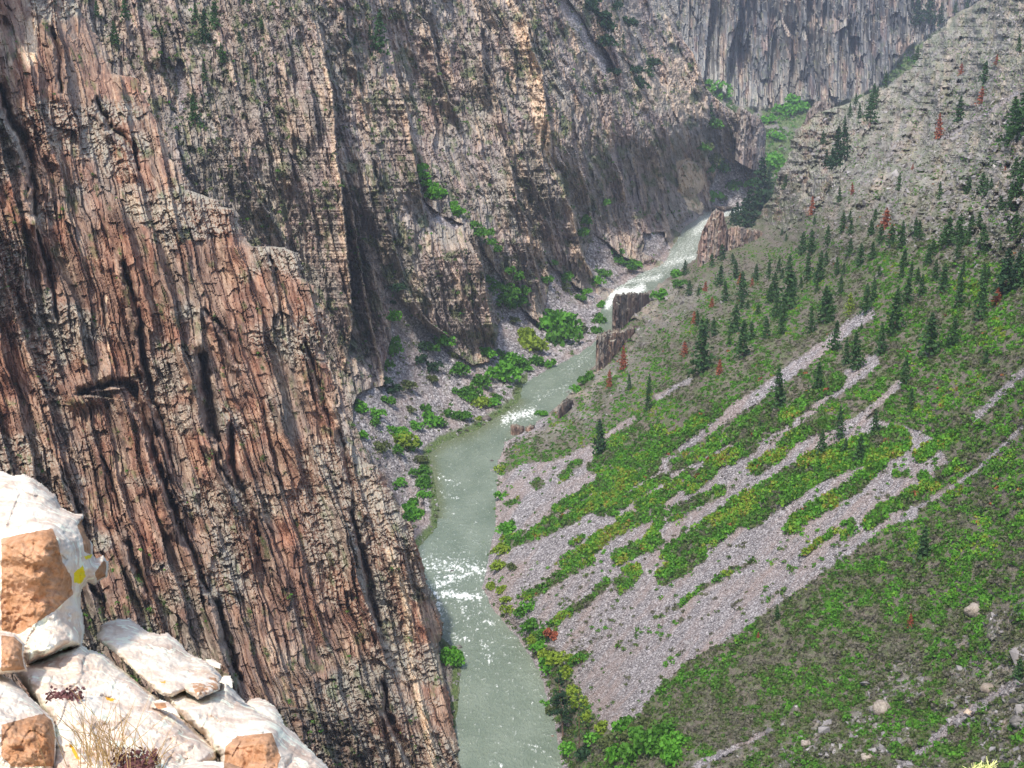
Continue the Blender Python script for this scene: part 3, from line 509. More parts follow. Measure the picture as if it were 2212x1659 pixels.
# ------------------------------------------------------------------ leaves
TINTS = dict(green=((.035, .12, .010), (.11, .27, .03)), bright=((.05, .19, .012), (.16, .40, .04)), yellow=((.12, .19, .012), (.30, .40, .045)), olive=((.05, .075, .022), (.15, .18, .06)),
             dark=((.012, .035, .014), (.04, .095, .035)), rust=((.20, .05, .025), (.42, .14, .07)), pine=((.02, .055, .018), (.075, .16, .045)), grey=((.09, .085, .06), (.22, .2, .15)))
def leafmat(name, tint=None, sc_=1.):
    g = G(name); pos = g.n('ShaderNodeNewGeometry').outputs['Position']; nz = g.noise(pos, .9*sc_, 3, .7)
    if tint: c = g.ramp(nz, [(.32, TINTS[tint][0]), (.68, TINTS[tint][1])])
    else:
        h = g.attr('tint'); lo = ['grey', 'olive', 'green', 'bright', 'yellow', 'rust']; st = [.0, .22, .46, .66, .86, 1.]
        a = g.ramp(h, [(p, TINTS[q][0]) for p, q in zip(st, lo)]); b = g.ramp(h, [(p, TINTS[q][1]) for p, q in zip(st, lo)])
        c = g.mix(g.ramp(nz, [(.32, 0.), (.68, 1.)]), a, b)
    g.l(c, g.b.inputs['Base Color']); g.b.inputs['Roughness'].default_value = .7; g.b.inputs['Specular IOR Level'].default_value = .2
    tr = g.n('ShaderNodeBsdfTranslucent'); g.l(c, tr.inputs[0]); mx = g.n('ShaderNodeMixShader'); mx.inputs[0].default_value = .3
    out = [n for n in g.t.nodes if n.type == 'OUTPUT_MATERIAL'][0]; g.l(g.b.outputs[0], mx.inputs[1]); g.l(tr.outputs[0], mx.inputs[2]); g.l(mx.outputs[0], out.inputs[0]); return g.m
LM = {k: leafmat(k+' foliage', k) for k in TINTS}; M_scrub = leafmat('mixed scrub foliage')
gb = G('bark'); gb.l(gb.ramp(gb.noise(gb.n('ShaderNodeNewGeometry').outputs['Position'], 2, 4, .6), [(.35, (.05, .03, .02)), (.65, (.2, .12, .08))]), gb.b.inputs['Base Color']); gb.b.inputs['Roughness'].default_value = .9
def quads(C, S, r, up=.0):           # leaf clumps: random quads at centres C with half-size S
    n = len(C); a = r.normal(size=(n, 3)); a[:, 2] = a[:, 2]*.6+up; a /= np.linalg.norm(a, axis=1)[:, None]
    b = r.normal(size=(n, 3)); u = np.cross(a, b); u /= np.linalg.norm(u, axis=1)[:, None]; v = np.cross(a, u)
    S = np.asarray(S).reshape(-1, 1)*np.ones((n, 1)); u *= S; v *= S*r.uniform(.55, 1., (n, 1))
    V = np.stack([C-u-v*.6, C+u*.7-v, C+u+v*.8, C-u*.6+v], 1).reshape(-1, 3); return V, np.arange(4*n).reshape(n, 4)
def scatter(name, pos, rad, hgt, tint, k, leaf, r):
    n = len(pos); th = r.uniform(0, 2*np.pi, (n, k)); z = r.uniform(.0, 1, (n, k))**.8; rr = np.sqrt(np.clip(1-z*z*.9, .05, 1))*r.uniform(.55, 1.05, (n, k))
    lob = 1+.25*np.sin(3*th+r.uniform(0, 6, (n, 1)))
    C = np.stack([np.cos(th)*rr*rad[:, None]*lob, np.sin(th)*rr*rad[:, None]*lob, z*hgt[:, None]*r.uniform(.8, 1.15, (n, k))], -1)+pos[:, None]
    V, Fq = quads(C.reshape(-1, 3), (leaf[:, None]*r.uniform(.7, 1.3, (n, k))).ravel(), r, .5)
    t = np.repeat((tint[:, None]+r.normal(0, .05, (n, k))).ravel(), 4).clip(0, 1)
    return mesh_np(name, V, Fq, M_scrub, {'tint': t})
def cover():
    r = np.random.default_rng(3); np.seterr(all='ignore'); N = 190000
    x = r.uniform(1040, 2290, N); y = r.uniform(-60, 1760, N); ok = x > slope_left(y)+4; x, y = x[ok], y[ok]
    tal, sh, veg, rocky, stk, fine, al, ac = slope_fields(x, y); t = slope_depth(x, y)
    veg = np.maximum(veg, tal*(.02+.16*sst(.50, .66, stk)*sst(.4, .6, fbm(al/60, ac/25, 2, 127)))); dens = veg*np.clip((t/560)**1.3, .5, 2.2)/2.2*np.where(y < 520, .62, 1.15)*(.42+.58*np.maximum(sh, sst(.42, .56, fbm(x/20, y/15, 3, 121))))
    p = r.uniform(size=len(x)) < dens+.006; x, y, t, sh, rocky, veg = [q[p] for q in (x, y, t, sh, rocky, veg)]
    pos = place(x, y, t); tn = fbm(x/45, y/34, 3, 120)+.5*(fbm(x/9, y/7, 2, 122)-.5)
    tint = .31+(tn-.5)*1.3+.18*sh+r.normal(0, .10, len(x))-.10*rocky+.10*sst(600, 760, y-.1*x)*(1-sst(1300, 1500, y)); tint = tint.clip(0, .86)
    tint = np.where(r.uniform(size=len(x)) < .004, 1., tint)
    rad = r.uniform(.8, 1.75, len(x))*(1+.35*sh)*(1-.2*rocky); tint = tint*(1-.28*sst(1150, 1400, y)*(1-sh)); hg = rad*r.uniform(.7, 1.15, len(x))*(.8+.4*sh)*np.where(tint < .25, .6, 1)
    print('scrub', len(x)); tag(scatter('scrub', pos-np.array([0, 0, .15]), rad, hg, tint, 22, rad*.30, r), 'low green and olive scrub covering the right slope', kind='stuff')
    # the left bank and its ledges
    N = 60000; x = r.uniform(300, 1650, N); y = r.uniform(-60, 1150, N); ok = (x < np.where(y < 455, pl_x(S_MID, y), pl_x(LB, y))-3) & (x > np.where(y > -50, pl_x(S_NEAR, y), 0)-10); x, y = x[ok], y[ok]
    m = mid_masks(x, y); t = mid_depth(x, y); dens = .05+.22*m['moss']+.22*m['soil']+.05*m['talus']; dens = dens*(.2+.8*sst(.42, .58, fbm(x/30, y/22, 3, 130)))
    p = r.uniform(size=len(x)) < dens*.8; x, y, t = x[p], y[p], t[p]; pos = place(x, y, t); q = (t/1000)
    rad = r.uniform(1.0, 2.3, len(x))*q**.5; tint = (.22+r.normal(0, .14, len(x))+.2*(fbm(x/40, y/30, 2, 131)-.5)).clip(0, .8)
    print('ledge', len(x)); tag(scatter('ledge_scrub', pos, rad, rad*.8, tint, 16, rad*.34, r), 'thin scrub on the ledges and screes of the far bank', kind='stuff')
    N = 50000; x = r.uniform(0, 1000, N); y = r.uniform(0, 1700, N); ok = x < pl_x(S_NEAR, y)-4; x, y = x[ok], y[ok]; m = near_masks(x, y); t = near_depth(x, y)
    p = r.uniform(size=len(x)) < .004+.5*sst(.25, .55, m['moss'])*sst(.45, .6, fbm(x/25, y/30, 2, 135))+.16*m['soil']*sst(.45, .6, fbm(x/14, y/14, 2, 136)); x, y, t = x[p], y[p], t[p]; pos = place(x, y, t-.6)
    rad = r.uniform(.35, .95, len(x)); tint = (.30+r.normal(0, .13, len(x))).clip(0, .75)
    print('near', len(x)); tag(scatter('cliff_scrub', pos, rad, rad*.9, tint, 16, rad*.33, r), 'tufts of green growing in the cracks of the near cliff', kind='stuff')
    N = 9000; x = r.uniform(1500, 2100, N); y = r.uniform(120, 470, N); up = far_above(x, y); t = far_depth(x, y)
    p = (up < .3) & (r.uniform(size=N) < .25+.6*sst(.4, .55, fbm(x/22, y/16, 3, 137))); x, y, t = x[p], y[p], t[p]; pos = place(x, y, t)
    rad = r.uniform(2.5, 6, len(x)); tint = (.36+r.normal(0, .12, len(x))+.4*(fbm(x/30, y/24, 2, 138)-.5)).clip(0.1, .85)
    tag(scatter('valley_scrub', pos, rad, rad*.9, tint, 16, rad*.34, r), 'bright green scrub filling the side valley below the far wall', kind='stuff')
cover()

# ------------------------------------------------------------------ trees
def conifer_mesh(seed, tint, n=420, thin=.0):
    r = np.random.default_rng(seed); h = r.uniform(.06+.1*thin, 1, n)**.85; lay = np.round(h*16)/16; h = .55*h+.45*lay
    R = .31*(1-h)**.75*(.75+.35*np.sin(h*40+seed))+.012; th = r.uniform(0, 6.283, n); rr = R*r.uniform(.25, 1.1, n)*(1+.25*np.sin(3*th+seed))
    C = np.stack([np.cos(th)*rr, np.sin(th)*rr, h-.10*rr/.2], -1)
    if thin: kp = vn(h*9, th*1.3, seed) > thin; C = C[kp]
    V, Fq = quads(C, .040*(1.15-h[:len(C)]*.5), r, .9); return V, Fq
def tube(p0, p1, r0, r1, k=6):
    p0, p1 = np.array(p0, float), np.array(p1, float); d = p1-p0; d /= np.linalg.norm(d); a = np.cross(d, [.3, .9, .1]); a /= np.linalg.norm(a); b = np.cross(d, a)
    t = np.linspace(0, 2*np.pi, k, endpoint=False); c = np.cos(t)[:, None]*a+np.sin(t)[:, None]*b
    V = np.r_[p0+c*r0, p1+c*r1]; return V, np.array([[i, (i+1) % k, (i+1) % k+k, i+k] for i in range(k)])
def join(parts):
    V, Fq, o = [], [], 0
    for v, f in parts: V.append(v); Fq.append(f+o); o += len(v)
    return np.concatenate(V), np.concatenate(Fq)
CONI = {}
def conifer_data(kind, i):
    if (kind, i) not in CONI:
        t = mesh_np('crown', *conifer_mesh(10*i+3, kind, 420), LM[kind], link=False)
        k = mesh_np('trunk', *tube((0, 0, -.03), (0, 0, .82), .016, .004), gb.m, link=False); CONI[kind, i] = (t.data, k.data)
    return CONI[kind, i]
rt = np.random.default_rng(5); ORD = ['first', 'second', 'third', 'fourth', 'fifth', 'sixth', 'seventh', 'eighth', 'ninth', 'tenth', 'eleventh', 'twelfth', 'thirteenth', 'fourteenth', 'fifteenth', 'sixteenth']
def lab(base, i, n, first, last):
    if n == 1: return base
    if i == 0: return first+' '+base
    if i == n-1: return last+' '+base
    return ORD[i]+' '+base+' from the left'
def conifers(pts, where, group, kind='pine'):
    pts = sorted(pts, key=lambda p: p[0]); n = len(pts)
    hs = [p[2] for p in pts]
    for i, p in enumerate(pts):
        x, y, h = p[:3]; kd = p[3] if len(p) > 3 else kind; g_ = ground(x, y)
        if g_ is None: print('no ground', p); continue
        t = float(np.linalg.norm(g_-np.array([0, 0, CAMZ]))); H = h*.3335*t/F*1.22
        e = bpy.data.objects.new('dead_conifer' if kd == 'rust' else 'conifer', None); COL.objects.link(e); e.location = g_; s_ = H; e.scale = (s_*rt.uniform(.8, 1.3),)*2+(s_,); e.rotation_euler = (rt.normal(0, .03), rt.normal(0, .03), rt.uniform(0, 6.28))
        c, k = conifer_data(kd, int(rt.integers(0, 3)))
        for nm, d in (('crown', c), ('trunk', k)):
            o = bpy.data.objects.new(nm, d); COL.objects.link(o); o.parent = e
        look = {'pine': 'dark green conifer', 'dark': 'nearly black conifer', 'rust': 'dead rust red conifer', 'yellow': 'yellow green young conifer'}[kd]
        size = 'tall ' if h > 175 else ('small ' if h < 85 else '')
        same = [q for q in range(n) if (pts[q][3] if len(pts[q]) > 3 else kind) == kd and ('tall ' if hs[q] > 175 else ('small ' if hs[q] < 85 else '')) == size]
        pos = same.index(i)
        if len(same) == 1: L = f'the one {size}{look} {where}'
        elif pos == 0: L = f'leftmost {size}{look} {where}'
        elif pos == len(same)-1: L = f'rightmost {size}{look} {where}'
        else: L = f'{ORD[pos]} {size}{look} from left {where}'
        tag(e, L, 'conifer', group)
GR = 'conifers on the right slope'
conifers(R6([(120, 770, 290), (385, 660, 200), (300, 580, 90), (200, 520, 100), (155, 500, 80), (335, 500, 150), (15, 650, 80, 'rust'), (238, 770, 80, 'rust')]), 'left of the scree chute head', GR)
conifers(R6([(540, 540, 120), (625, 400, 80), (690, 350, 230), (590, 280, 140), (385, 280, 150), (275, 300, 110), (145, 230, 55, 'rust'), (187, 335, 60, 'rust'), (360, 310, 30, 'rust'), (450, 200, 45, 'rust')]), 'on the scrub above the dark outcrops', GR)
conifers(R6([(470, 160, 90), (560, 150, 100), (620, 110, 80), (810, 170, 150), (880, 180, 170), (830, 500, 140), (925, 430, 190), (1000, 130, 100), (1045, 120, 60), (1020, 250, 100)]), 'in the upper stand, left half', GR)
conifers(R6([(1080, 370, 110, 'yellow'), (1180, 380, 160), (1230, 300, 130), (1370, 510, 240), (1450, 320, 140), (1480, 160, 100), (1410, 150, 90), (1545, 260, 110)]), 'in the middle of the upper stand', GR)
conifers(R6([(1590, 60, 80), (1640, 160, 110), (1690, 240, 150), (1790, 330, 150), (1800, 180, 120), (1930, 420, 200), (1945, 200, 110), (2090, 260, 230, 'dark'), (2150, 220, 200, 'dark'), (2200, 200, 200)]), 'in the upper stand, right half', GR)
conifers(R6([(985, 620, 160), (620, 980, 210), (880, 870, 150), (1060, 700, 140), (1131, 740, 200)]), 'beside the uppermost scree chute', GR)
conifers(R6([(1290, 640, 160), (1605, 650, 220), (1755, 580, 150), (1720, 590, 70), (1965, 700, 80), (1435, 830, 150), (1475, 1010, 120)]), 'on open scrub right of the chutes', GR)
conifers(R6([(1245, 1160, 130), (1015, 1190, 180), (1145, 1340, 150), (1050, 1270, 80), (900, 1280, 130), (500, 1120, 50)]), 'between the scree chutes', GR)
conifers(R5([(1680, 1275, 190, 'dark'), (1985, 1000, 130), (1990, 900, 110), (1860, 870, 90), (1825, 740, 130, 'rust'), (1730, 850, 100, 'rust')]), 'low on the slope beside the river bend', GR)
conifers(R9([(615, 690, 80), (2180, 1080, 110), (1930, 30, 60), (1550, 300, 170), (2165, 700, 80), (1480, 740, 70, 'rust'), (485, 820, 40, 'rust')]), 'on the lower right scrub slope', GR)
conifers(R3([(1600, 155, 170, 'dark'), (1670, 155, 100, 'dark'), (1520, 160, 120, 'dark'), (1495, 45, 60, 'dark'), (1850, 50, 50), (1765, 80, 50)]), 'at the skyline notch by the far wall', GR)
conifers(R3([(1950, 550, 110), (1785, 790, 120), (2130, 900, 200), (2190, 900, 250), (2180, 330, 80), (2105, 950, 100), (1800, 490, 60, 'rust'), (1935, 680, 90, 'rust'), (2030, 420, 50, 'rust')]), 'on the rocky top of the slope', GR)
conifers(R3([(1310, 565, 80), (1520, 390, 70), (1240, 700, 120), (1215, 790, 130), (1260, 640, 60), (1145, 770, 80), (1085, 760, 70), (1130, 680, 60), (1050, 820, 60), (915, 930, 70)]), 'along the ridge edge before the far wall', GR)
conifers(R3([(930, 1080, 90, 'dark'), (1000, 1080, 200, 'dark'), (1050, 1030, 180, 'dark'), (970, 1100, 110, 'dark')]), 'in the shady rock gully', GR)
conifers(R3([(500, 1390, 290, 'dark'), (560, 1250, 140), (660, 1230, 80), (390, 1470, 150, 'dark'), (350, 1460, 120, 'dark'), (430, 1470, 190, 'dark'), (462, 1440, 110, 'dark'), (322, 1450, 80, 'dark')]), 'behind the rock tower at the river', 'conifers behind the rock tower')
conifers(R3([(1400, 1240, 90), (1015, 1310, 80), (1665, 1290, 90), (1955, 1270, 90), (1100, 1262, 60, 'rust'), (835, 1395, 100, 'rust'), (1655, 910, 130, 'rust'), (1490, 1100, 32, 'rust'), (2090, 1120, 32, 'rust')]), 'on the grey rubble below the ridge', GR)
conifers(R3([(2170, 1320, 220), (2150, 1150, 100), (2120, 1350, 130), (2000, 1230, 60), (2150, 1540, 130), (1870, 1530, 110), (1930, 1480, 80)]), 'high at the right end of the slope', GR)
conifers(R3([(830, 1650, 130), (940, 1600, 110), (770, 1650, 120), (1040, 1500, 100), (1420, 1600, 130), (1350, 1600, 110), (1720, 1600, 150), (1690, 1600, 100), (1780, 1550, 130), (1960, 1640, 110), (2060, 1640, 70)]), 'in the band above the upper stand', GR)
def stand():
    r = np.random.default_rng(21); pg = R6([(0, 60), (500, -150), (1200, -300), (2212, -500), (2212, 330), (1500, 420), (900, 560), (100, 560)]); k = 0
    while k < 70:
        x = r.uniform(1474, 2212); y = r.uniform(380, 745)
        if not inpoly(pg, np.array(x), np.array(y)) or vn(np.array(x/60), np.array(y/40), 5) < .42: continue
        g_ = ground(x, y); k += 1
        if g_ is None: continue
        t = float(np.linalg.norm(g_-np.array([0, 0, CAMZ]))); H = r.uniform(40, 120)*.3335*t/F*1.15; kd = 'rust' if r.uniform() < .05 else 'pine'
        e = bpy.data.objects.new('dead_conifer' if kd == 'rust' else 'conifer', None); COL.objects.link(e); e.location = g_; e.scale = (H*1.25, H*1.25, H); e.rotation_euler = (r.normal(0, .05), r.normal(0, .05), r.uniform(0, 6))
        for nm, d in zip(('crown', 'trunk'), conifer_data(kd, int(r.integers(0, 3)))):
            o = bpy.data.objects.new(nm, d); COL.objects.link(o); o.parent = e
        tag(e, 'small rust red dead conifer scattered among the green stand on the right slope' if kd == 'rust' else 'small young conifer scattered between the taller conifers of the right slope', 'conifer', 'young conifers filling the stand')
stand()
GL = 'conifers on the left canyon wall'
conifers(R1([(820, 130, 120), (750, 290, 110), (630, 110, 80), (1055, 240, 60), (1270, 140, 90)]), 'above the near cliff top', GL)
conifers(R1([(1330, 290, 170, 'dark'), (1390, 190, 150), (1440, 410, 100), (1330, 530, 90), (1260, 800, 150), (1555, 280, 60), (1700, 200, 80), (1580, 30, 50)]), 'around the top of the left gully', GL)
conifers(R2([(250, 340, 210), (190, 260, 80), (45, 300, 70), (90, 290, 50)]), 'on the wall right of the red spire', GL)
conifers(R2([(1080, 535, 60), (1830, 290, 60), (2000, 500, 110), (1565, 580, 50), (1650, 550, 50)]), 'on the upper wall by the pale ribs', GL)
conifers(R3([(190, 800, 100)]), 'beside the pale dome rock', GL)

BUSH = {}
def bush_data(kind, i):
    if (kind, i) not in BUSH:
        r = np.random.default_rng(40+i); nl = 5; C = []
        for _ in range(nl):
            c = np.array([r.uniform(-.55, .55), r.uniform(-.55, .55), r.uniform(.15, .55)]); rad = r.uniform(.4, .62); k = 60
            d = r.normal(size=(k, 3)); d /= np.linalg.norm(d, axis=1)[:, None]; d[:, 2] = np.abs(d[:, 2])*1.2-.25; C.append(c+d*rad*r.uniform(.6, 1.05, (k, 1)))
        V, Fq = quads(np.concatenate(C), .12, r, .5); BUSH[kind, i] = mesh_np('bush', V, Fq, LM[kind], link=False).data
    return BUSH[kind, i]
CW = dict(green='mid green', bright='fresh bright green', yellow='yellow green', olive='dull olive', dark='dark green', rust='rust brown', grey='grey')
def bushes(pts, where, group, kind='green'):
    pts = sorted(pts, key=lambda p: p[0]); kds = [p[3] if len(p) > 3 else ['green', 'bright', 'green', 'olive'][int(hsh(np.array(p[0]), np.array(p[1]), 3)*3.99)] if kind == 'mix' else kind for p in pts]
    def size(p): return 'large' if p[2] >= 65 else ('small' if p[2] <= 35 else 'rounded')
    keys = [(k, size(p)) for k, p in zip(kds, pts)]
    for i, p in enumerate(pts):
        g_ = ground(p[0], p[1])
        if g_ is None: print('no ground', p); continue
        t = float(np.linalg.norm(g_-np.array([0, 0, CAMZ]))); R = p[2]*.3335*t/F*1.3
        o = bpy.data.objects.new('bush', bush_data(kds[i], int(rt.integers(0, 5)))); COL.objects.link(o); o.location = g_+np.array([0, 0, -.1*R]); a = rt.uniform(.85, 1.2); o.scale = (R*a, R/a, R*rt.uniform(.85, 1.2)); o.rotation_euler = (0, 0, rt.uniform(0, 6.28))
        same = [q for q in range(len(pts)) if keys[q] == keys[i]]; ps = same.index(i); look = f'{keys[i][1]} {CW[kds[i]]} bush'
        L = f'the one {look} {where}' if len(same) == 1 else f'leftmost {look} {where}' if ps == 0 else f'rightmost {look} {where}' if ps == len(same)-1 else f'{ORD[ps]} {look} from left {where}'
        tag(o, L, 'bush', group)
GB = 'bushes on the left bank'; GC = 'bushes along the right bank'
bushes(R5([(520, 610, 50, 'dark'), (570, 620, 50, 'green'), (510, 690, 50, 'dark'), (590, 740, 50, 'dark'), (590, 830, 45, 'olive'), (660, 570, 60, 'bright'), (745, 650, 55, 'olive'), (415, 860, 50, 'olive')]), 'high on the pale scree fan', GB)
bushes(R5([(940, 660, 60, 'bright'), (1030, 640, 30, 'green'), (1020, 790, 95, 'bright'), (1085, 700, 80, 'bright'), (1140, 720, 50, 'green'), (1255, 700, 55, 'green'), (1190, 745, 30, 'bright'), (1095, 855, 15, 'green'), (1360, 720, 42, 'bright')]), 'near the gravel point at the bend', GB)
bushes(R5([(1190, 560, 70, 'yellow'), (1240, 610, 75, 'yellow'), (1180, 520, 45, 'yellow'), (1390, 480, 115, 'bright'), (1440, 570, 95, 'green'), (1340, 440, 75, 'green'), (1480, 510, 65, 'bright'), (1560, 500, 50, 'olive'), (1645, 500, 35, 'green'), (1680, 430, 48, 'green'), (1680, 330, 32, 'bright'), (1105, 430, 35, 'olive')]), 'on the scree below the last fin', GB)
bushes(R5([(750, 770, 58, 'green'), (880, 850, 60, 'green'), (850, 930, 70, 'green'), (900, 970, 62, 'yellow'), (950, 970, 52, 'bright'), (775, 900, 50, 'green'), (1010, 930, 30, 'green')]), 'in the thicket inside the river bend', GB)
bushes(R5([(545, 1010, 42, 'green'), (450, 1010, 34, 'olive'), (690, 1030, 38, 'green'), (790, 1070, 62, 'green'), (580, 1090, 62, 'bright'), (480, 1120, 52, 'bright'), (640, 1110, 42, 'green'), (890, 1060, 22, 'yellow')]), 'on the beach above the wide pool', GB)
bushes(R5([(325, 630, 60, 'green'), (330, 570, 45, 'green'), (320, 420, 50, 'bright'), (325, 320, 25, 'dark'), (390, 230, 48, 'dark'), (290, 740, 50, 'green'), (280, 850, 55, 'dark'), (330, 890, 55, 'dark'), (300, 960, 45, 'green')]), 'along the foot of the red spire', GB)
bushes(R5([(230, 1030, 52, 'bright'), (210, 1100, 40, 'green'), (130, 1010, 52, 'bright'), (130, 1180, 42, 'bright'), (350, 1180, 72, 'bright'), (400, 1230, 72, 'yellow'), (470, 1260, 55, 'bright'), (350, 1280, 50, 'green'), (90, 970, 40, 'green'), (270, 1270, 55, 'olive')]), 'in the green gully beside the near cliff', GB)
bushes(R5([(500, 1420, 52, 'green'), (530, 1500, 62, 'green'), (380, 1480, 42, 'bright'), (350, 1510, 15, 'green'), (540, 1570, 42, 'bright'), (470, 1600, 28, 'green'), (430, 1650, 52, 'bright'), (520, 1350, 45, 'olive'), (490, 1690, 60, 'bright')]), 'on the bank behind the near cliff', GB)
bushes(R5([(990, 240, 60), (1050, 300, 72), (1090, 350, 72), (1120, 270, 60), (1170, 250, 50), (1180, 320, 50), (950, 160, 42), (1090, 100, 42), (1150, 150, 50), (1060, 230, 55)]), 'in the green chute between two fins', GB, 'green')
bushes(R5([(1325, 165, 38, 'green'), (1450, 160, 45, 'green'), (1455, 215, 40, 'olive'), (1380, 55, 25, 'bright'), (1545, 290, 42, 'green'), (1590, 250, 42, 'bright'), (1640, 190, 50, 'bright'), (1700, 140, 45, 'green'), (1800, 40, 50, 'green'), (1860, 70, 50, 'green'), (1890, 85, 45, 'bright')]), 'on the scree by the foaming rapids', GB)
bushes(R2([(520, 1110, 48), (540, 1150, 44), (560, 1200, 44), (600, 1260, 55), (650, 1280, 52), (580, 1290, 40), (730, 1340, 30), (740, 1380, 42), (770, 1400, 42)]), 'in the bright strip high between fins', GB, 'bright')
bushes(R2([(850, 1480, 45), (880, 1530, 40), (930, 1540, 50), (960, 1590, 42), (1000, 1630, 42), (1560, 1460, 55), (1700, 1350, 50), (1550, 1520, 42), (1780, 1640, 45)]), 'at the foot of the middle fins', GB, 'green')
bushes(R2([(1600, 60, 60), (1680, 120, 62), (1700, 200, 62), (1730, 290, 62), (1850, 170, 50), (1940, 560, 72), (1900, 470, 52), (1760, 490, 42), (2010, 430, 50), (1640, 30, 60), (1780, 60, 50)]), 'on the pale upper wall', GB, 'dark')
bushes(R3([(180, 550, 34), (250, 600, 52), (280, 640, 42), (700, 700, 75), (760, 720, 62), (590, 1080, 62), (610, 1060, 52), (650, 740, 55), (560, 800, 50), (600, 900, 55)]), 'in the side valley mouth', 'bushes in the side valley', 'bright')
bushes(R3([(200, 1300, 50), (240, 1300, 40), (335, 1220, 48), (460, 1210, 38), (190, 830, 50), (150, 1000, 60), (190, 1050, 62), (240, 1110, 52), (120, 960, 52), (170, 1120, 50)]), 'around the pale dome rock', GB, 'mix')
bushes(R5([(1580, 820, 52, 'green'), (1530, 880, 40, 'bright'), (1300, 1040, 42, 'bright'), (2060, 280, 52, 'bright'), (2170, 140, 40, 'bright'), (2190, 200, 40, 'green'), (1030, 1390, 42, 'yellow'), (1030, 1580, 50, 'bright'), (1620, 790, 40, 'green')]), 'on the right bank above the pool', GC)
bushes(R8([(1080, 140, 52, 'bright'), (1090, 100, 38, 'bright'), (1050, 260, 50, 'yellow'), (1010, 380, 60, 'yellow'), (970, 500, 35, 'yellow'), (1030, 520, 42, 'yellow'), (1070, 580, 42, 'yellow'), (1085, 670, 48, 'yellow'), (1160, 670, 48, 'green'), (1210, 620, 45, 'bright'), (1105, 370, 40, 'olive'), (1390, 685, 16, 'bright')]), 'at the scree foot by the rapids', GC)
bushes(R8([(1240, 770, 62, 'green'), (1300, 810, 60, 'green'), (1240, 840, 50, 'yellow'), (1290, 890, 52, 'bright'), (1360, 810, 60, 'rust'), (1330, 950, 60, 'yellow'), (1400, 970, 72, 'yellow'), (1350, 1020, 60, 'bright'), (1450, 1070, 52, 'yellow'), (1480, 970, 42, 'yellow'), (1540, 955, 45, 'green')]), 'in the thicket below the scree', GC)
bushes(R8([(1500, 1190, 62, 'yellow'), (1560, 1270, 60, 'yellow'), (1600, 1340, 42, 'yellow'), (1700, 1410, 52, 'yellow'), (1490, 1430, 38, 'olive'), (1640, 1490, 62, 'bright'), (1480, 1570, 62, 'bright'), (1730, 1510, 52, 'olive'), (1580, 1580, 55, 'dark'), (1370, 1300, 40, 'olive'), (1330, 1250, 35, 'bright')]), 'around the two riverside pines', GC)
bushes(R8([(1830, 1450, 70), (1850, 1530, 82), (1950, 1490, 82), (2000, 1560, 92), (1900, 1610, 92), (2080, 1560, 82), (1850, 1390, 52), (1790, 1590, 70), (1930, 1400, 62), (2100, 1460, 72), (2160, 1610, 80), (2180, 1520, 70)]), 'at the bottom tip of the big scree', GC, 'mix')
bushes(R8([(700, 940, 55), (720, 985, 50), (765, 945, 35), (690, 970, 48), (470, 45, 55), (430, 30, 45)]), 'on the grassy bar left of the river', GB, 'bright')
def river_pine(pt, h, sparse, label):
    g_ = ground(pt[0], pt[1]); t = float(np.linalg.norm(g_-np.array([0, 0, CAMZ]))); H = h*t/F*1.08; r = np.random.default_rng(int(h))
    e = bpy.data.objects.new('ponderosa_pine', None); COL.objects.link(e); e.location = g_; e.rotation_euler = (0, radians(-4.5 if not sparse else -1), 0); tag(e, label, 'pine tree', 'tall pines beside the river')
    mesh_np('trunk', *tube((0, 0, -.5), (0, 0, H), .5 if not sparse else .32, .08, 8), gb.m, parent=e)
    C = []; br = []; m = 46 if not sparse else 26
    for k in range(m):
        z = H*r.uniform(.28 if not sparse else .2, 1)**.8; th = r.uniform(0, 6.28); L = (H*.20 if not sparse else H*.13)*(1.08-z/H)**.6*r.uniform(.5, 1); p1 = np.array([math.cos(th)*L, math.sin(th)*L, z-.12*L+.0])
        br.append(tube((0, 0, z), p1, .12, .04, 4)); kk = 34 if not sparse else 9
        C.append(p1*np.array([.75, .75, 1])+r.normal(0, 1, (kk, 3))*np.array([.20, .20, .09])*L*1.2)
    V, Fq = quads(np.concatenate(C), .42, r, .8); mesh_np('crown', V, Fq, LM['pine' if sparse else 'dark'], parent=e)
    mesh_np('branch', *join(br), gb.m, parent=e)
river_pine(R8([(1440, 1480)])[0], 138, False, 'tall dark pine with bare lower trunk at the river edge')
river_pine(R8([(1538, 1560)])[0], 150, True, 'thin sparse pine standing right of the dark riverside pine')
# ------------------------------------------------------------------ loose stones
M_stone = terrain_mat('stone', [(.30, (.09, .085, .08)), (.46, (.19, .175, .17)), (.58, (.28, .26, .25)), (.72, (.47, .44, .42))], .6)
OCT = np.array([[1, 0, 0], [-1, 0, 0], [0, 1, 0], [0, -1, 0], [0, 0, 1], [0, 0, -1]], float); OF = np.array([[0, 2, 4], [2, 1, 4], [1, 3, 4], [3, 0, 4], [2, 0, 5], [1, 2, 5], [3, 1, 5], [0, 3, 5]])
def stones(name, pos, size, r, label):
    n = len(pos); V = OCT[None]+r.normal(0, .28, (n, 6, 3)); q = r.normal(size=(n, 3, 3)); q, _ = np.linalg.qr(q); V = np.einsum('nij,nkj->nki', q, V*r.uniform(.5, 1.1, (n, 1, 3)))*size[:, None, None]+pos[:, None]
    Fq = (OF[None]+6*np.arange(n)[:, None, None]).reshape(-1, 3); fl = np.repeat(r.uniform(0, 400, (n, 1, 3)), 6, 1).reshape(-1, 3)+V.reshape(-1, 3)*.2
    o = mesh_np(name, V.reshape(-1, 3), Fq, M_stone, {'fall': fl}); tag(o, label, kind='stuff')
